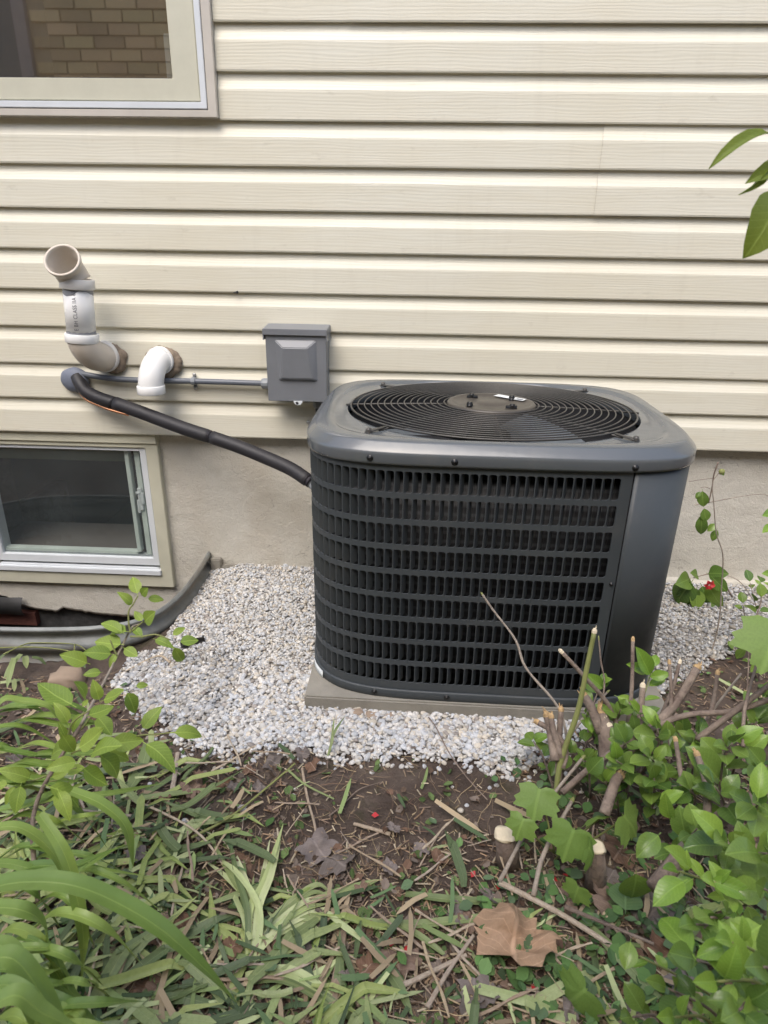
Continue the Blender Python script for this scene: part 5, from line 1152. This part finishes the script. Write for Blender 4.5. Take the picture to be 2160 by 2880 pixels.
TONE = {'wilting_cut_blade': 'mid green', 'dark_limp_blade': 'dark green limp', 'yellow_green_cut_blade': 'yellow-green', 'pale_leaf_base': 'pale whitish green', 'dead_leaf': 'brown', 'grey_dead_leaf': 'grey'}
# many more cut blades: share a handful of meshes
random.seed(11)
BM = []
for k in range(14):
    bend = random.choice((0, .04, -.05, .1, -.12)); kx, kz = random.choice(((0, 0), (.12, .05), (-.15, .04), (0, .09))); tk = random.uniform(.35, .7)
    ts = sorted({0, .2, tk-.06, tk, tk+.06, 1}); x0 = 0; pts = [Vector((bend*math.sin(t*PI)+(kx*(t-tk) if t > tk else 0)*2.2, t-.5, kz*max(0, 1-abs(t-tk)/.25)+.015*random.random())) for t in ts]
    o = blade_pts('cut_leaf', pts, random.uniform(.07, .155), [LC, LC2, LC3, LC, LP, LC3, LC2][k % 7], fold=random.choice((-.15, .1, .35, .6, 1.2)), tipstart=random.choice((.3, .5, .7, .97)), base=random.uniform(.5, 1)); me = o.data
    for q in me.vertices: q.co = q.co+pts[0]
    bpy.data.objects.remove(o); BM.append(me)
def dens(u, v_):
    """how thickly cut leaves lie at photo position (u, v_)"""
    d = 0
    if v_ > 2060:
        d = max(0, min(1, (820-u)/350))*min(1, (v_-2050)/150)*(.35 if u > 430 and v_ < 2260 else 1)
        if 520 < u < 1000 and 2330 < v_ < 2560: d *= .45
        if v_ > 2480: d = max(d, max(0, min(1, (1250-u)/500))*.9*min(1, (v_-2480)/150))
        if u > 1250: d = max(d, .14 if v_ > 2480 else .02)
    elif u < 260: d = .35
    return d
cnt = 0; tries = 0
while cnt < 262 and tries < 9000:
    tries += 1; u, v_ = random.uniform(-80, 2050), random.uniform(1960, 2960)
    if random.random() > dens(u, v_): continue
    p = onground(u, v_, random.uniform(.004, .03))
    if in_gravel(p.x, p.y) or in_well(p.x, p.y, -.03): continue
    a = random.uniform(0, PI) if random.random() < .65 else random.gauss(.5, .4); L2 = random.uniform(.06, .19)
    me = random.choice(BM); o = inst('cut_leaf', me, orient(p, (math.cos(a), math.sin(a), random.gauss(0, .12)), Vector((0, -.1, 1))+rv(.25), L2)); cnt += 1
    tag(o, TONE[me.materials[0].name]+' cut strap leaf lying loose '+zone(u, v_), 'cut leaf', 'loose cut strap leaves strewn over the soil')
# dead leaves strewn
cnt = 0
while cnt < 80:
    u, v_ = random.uniform(-20, 2100), random.uniform(2080, 2900); p = onground(u, v_, .008+.012*random.random())
    if in_gravel(p.x, p.y): continue
    if 950 < u < 1400 and v_ < 2330: continue
    cnt += 1; dm = random.choice(DDv); tag(inst('dead_leaf', dm, orient(p, (random.uniform(-1, 1), random.uniform(-1, 1), 0), Vector((0, -.1, 1))+rv(.35), random.uniform(.025, .055))), 'small crumpled '+TONE[dm.materials[0].name]+' dead leaf '+zone(u, v_), 'dead leaf', 'small dead leaves scattered among the cuttings')
# broken stalks
cnt = 0
STM = []
for k in range(5):
    b = B(); pts = curve([(random.uniform(-.02, .02), t-.5, random.uniform(-.01, .01)) for t in (0, .33, .66, 1)], 3); b.tube(pts, [random.uniform(.012, .028) for _ in pts], 6, squash=.5); STM.append(mesh('broken_stalk', b.v, b.f, STRAW, False))
while cnt < 120:
    u, v_ = random.uniform(0, 1750), random.uniform(2120, 2900); p = onground(u, v_, .008+.024*random.random())
    if in_gravel(p.x, p.y) or (880 < u < 1420 and v_ < 2360): continue
    if u > 1350 and v_ < 2500 and random.random() < .5: continue
    cnt += 1; a = random.uniform(-.5, PI-.5); tag(inst('broken_stalk', random.choice(STM), orient(p, (math.cos(a), math.sin(a), random.gauss(0, .08)), (0, 0, 1), random.uniform(.03, .13))), 'dry broken stalk lying '+zone(u, v_), 'stalk', 'dry broken stalks littering the soil')
# ground-cover leaves (uncounted), chips and crumbs
def scatter_stuff(name, proto, n, region, size, colors, tilt, lift, label, cat, mat=LIT):
    P = []; S_ = []; C = []; t = 0
    while len(P) < n and t < n*12:
        t += 1; u, v_ = random.uniform(-100, 2260), random.uniform(1860, 2980)
        if random.random() > region(u, v_): continue
        p = at(u, v_, z=-.008)
        if in_gravel(p.x, p.y, .02) or in_well(p.x, p.y, -.02) or p.y > -.02: continue
        s = random.uniform(*size); P.append((p.x, p.y, gh(p.x, p.y)+random.random()*lift)); S_.append((s*random.uniform(.6, 1.4), s, s)); c = random.choice(colors); q = random.uniform(.7, 1.25); C.append(tuple(min(1, k*q) for k in c))
    o = scatter_mesh(name, proto[0], proto[1], np.array(P), rotz_tilt(len(P), tilt), np.array(S_), np.array(C), mat, False); tag(o, label, cat, kind='stuff')
chip = ([(-.5, -.08, 0), (.5, -.06, 0), (.48, .07, .01), (-.5, .08, .01), (-.45, 0, .07), (.44, 0, .07)], [(0, 1, 5, 4), (1, 2, 5, 5), (2, 3, 4, 5), (3, 0, 4, 4)])
chipf = [(0, 1, 5), (0, 5, 4), (1, 2, 5), (2, 3, 4), (2, 4, 5), (3, 0, 4)]
scatter_stuff('wood_chips', (chip[0], chipf), 7500, lambda u, v_: .30 if 850 < u < 1450 and v_ < 2330 else 1, (.005, .024), [(.42, .33, .21), (.30, .22, .15), (.52, .45, .33), (.22, .16, .12), (.36, .25, .16), (.26, .20, .16)], .12, .010, 'fine straw-coloured wood chips and splinters over the soil', 'wood chips')
twg = ([(-.5, 0, 0), (-.15, .05, .02), (.2, -.03, .03), (.5, .03, 0), (-.5, .012, .012), (-.15, .062, .032), (.2, -.018, .042), (.5, .042, .012)], [(0, 1, 5, 4), (1, 2, 6, 5), (2, 3, 7, 6)])
scatter_stuff('rootlets', (twg[0], twg[1]), 3000, lambda u, v_: .8, (.02, .07), [(.28, .20, .13), (.2, .13, .09), (.42, .33, .2)], .2, .012, 'hair-thin rootlets and grass straws tangled over the soil', 'rootlets')
frag = ([(0, -.5, 0), (.36, -.1, .08), (.22, .42, 0), (-.05, .5, .06), (-.34, .1, .1), (-.25, -.3, 0), (0, 0, -.05)], [(0, 1, 6), (1, 2, 6), (2, 3, 6), (3, 4, 6), (4, 5, 6), (5, 0, 6)])
scatter_stuff('leaf_crumbs', frag, 3400, lambda u, v_: .25 if 850 < u < 1450 and v_ < 2400 else 1, (.008, .024), [(.16, .10, .07), (.10, .07, .05), (.21, .17, .14), (.09, .14, .05), (.13, .19, .07)], .3, .012, 'crumbled brown and green leaf fragments over the soil', 'leaf litter')
lf9 = [(0, -.5, 0), (.3, -.2, .05), (.34, .1, .06), (.15, .42, .0), (0, .55, -.04), (-.15, .42, 0), (-.34, .1, .06), (-.3, -.2, .05), (0, 0, -.02)]
lff = [(i, (i+1) % 8, 8) for i in range(8)]
scatter_stuff('ground_cover', (lf9, lff), 900, lambda u, v_: (.75 if u > 1350 and v_ > 2480 else (.3 if u > 1400 and v_ > 2150 else (.06 if v_ > 2500 else .01))), (.012, .030), [(.10, .19, .06), (.08, .15, .06), (.14, .24, .09), (.11, .17, .09)], .35, .03, 'low green ground cover leaves between the cuttings and under the shrub', 'ground cover')
shr = ([(-.5, -.05, 0), (-.1, -.08, .03), (.3, -.04, .02), (.5, .03, 0), (.28, .06, .03), (-.12, .04, .05), (-.5, .05, .01)], [(0, 1, 5), (0, 5, 6), (1, 2, 4), (1, 4, 5), (2, 3, 4)])
scatter_stuff('leaf_shreds', shr, 900, lambda u, v_: max(.03, dens(u, v_)), (.03, .085), [(.12, .19, .09), (.08, .12, .06), (.24, .32, .13), (.42, .48, .25), (.40, .32, .21), (.34, .27, .18)], .22, .03, 'narrow green leaf shreds and straws packed between the cut leaves', 'leaf shreds')
pet = [(u, v_) for u, v_ in ((1400, 2505), (1590, 2465), (1560, 2480), (1425, 2480), (1100, 2665), (1145, 2680), (1090, 2650), (1510, 2845), (1530, 2860), (770, 2405), (1330, 2465), (1055, 2300), (1500, 2790), (880, 2840))]
rm = uvmesh('petal', [(0, -.5, 0), (.4, 0, .1), (0, .5, 0), (-.4, 0, .1)], [(0, 1, 3), (1, 2, 3)], [(0, 0), (1, 0), (1, 1), (0, 1)], [RED])
for u, v_ in pet:
    p = onground(u, v_, .012); tag(inst('petal', rm, orient(p, rv(1), Vector((0, -.3, 1))+rv(.3), random.uniform(.010, .017))), 'one of the fallen red petals on the soil', 'petal', 'fallen red petals on the soil')
# grass tuft at the gravel edge and green sprout
gt = empty('grass_tuft', at(925, 2110, z=0), 'small green grass sprout at the gravel edge in front of the slab', 'grass')
for k, (a, b_) in enumerate((((925, 2125), (970, 2015)), ((922, 2125), (960, 2030)), ((925, 2128), (940, 2020)), ((920, 2130), (935, 2060)))):
    p0, p1 = at(*a, z=0), at(*b_, z=.035); blade_pts('blade', [p0, p0.lerp(p1, .5)+Vector((-.006+.004*k, 0, .01)), p1], .0042, LC, parent=gt)
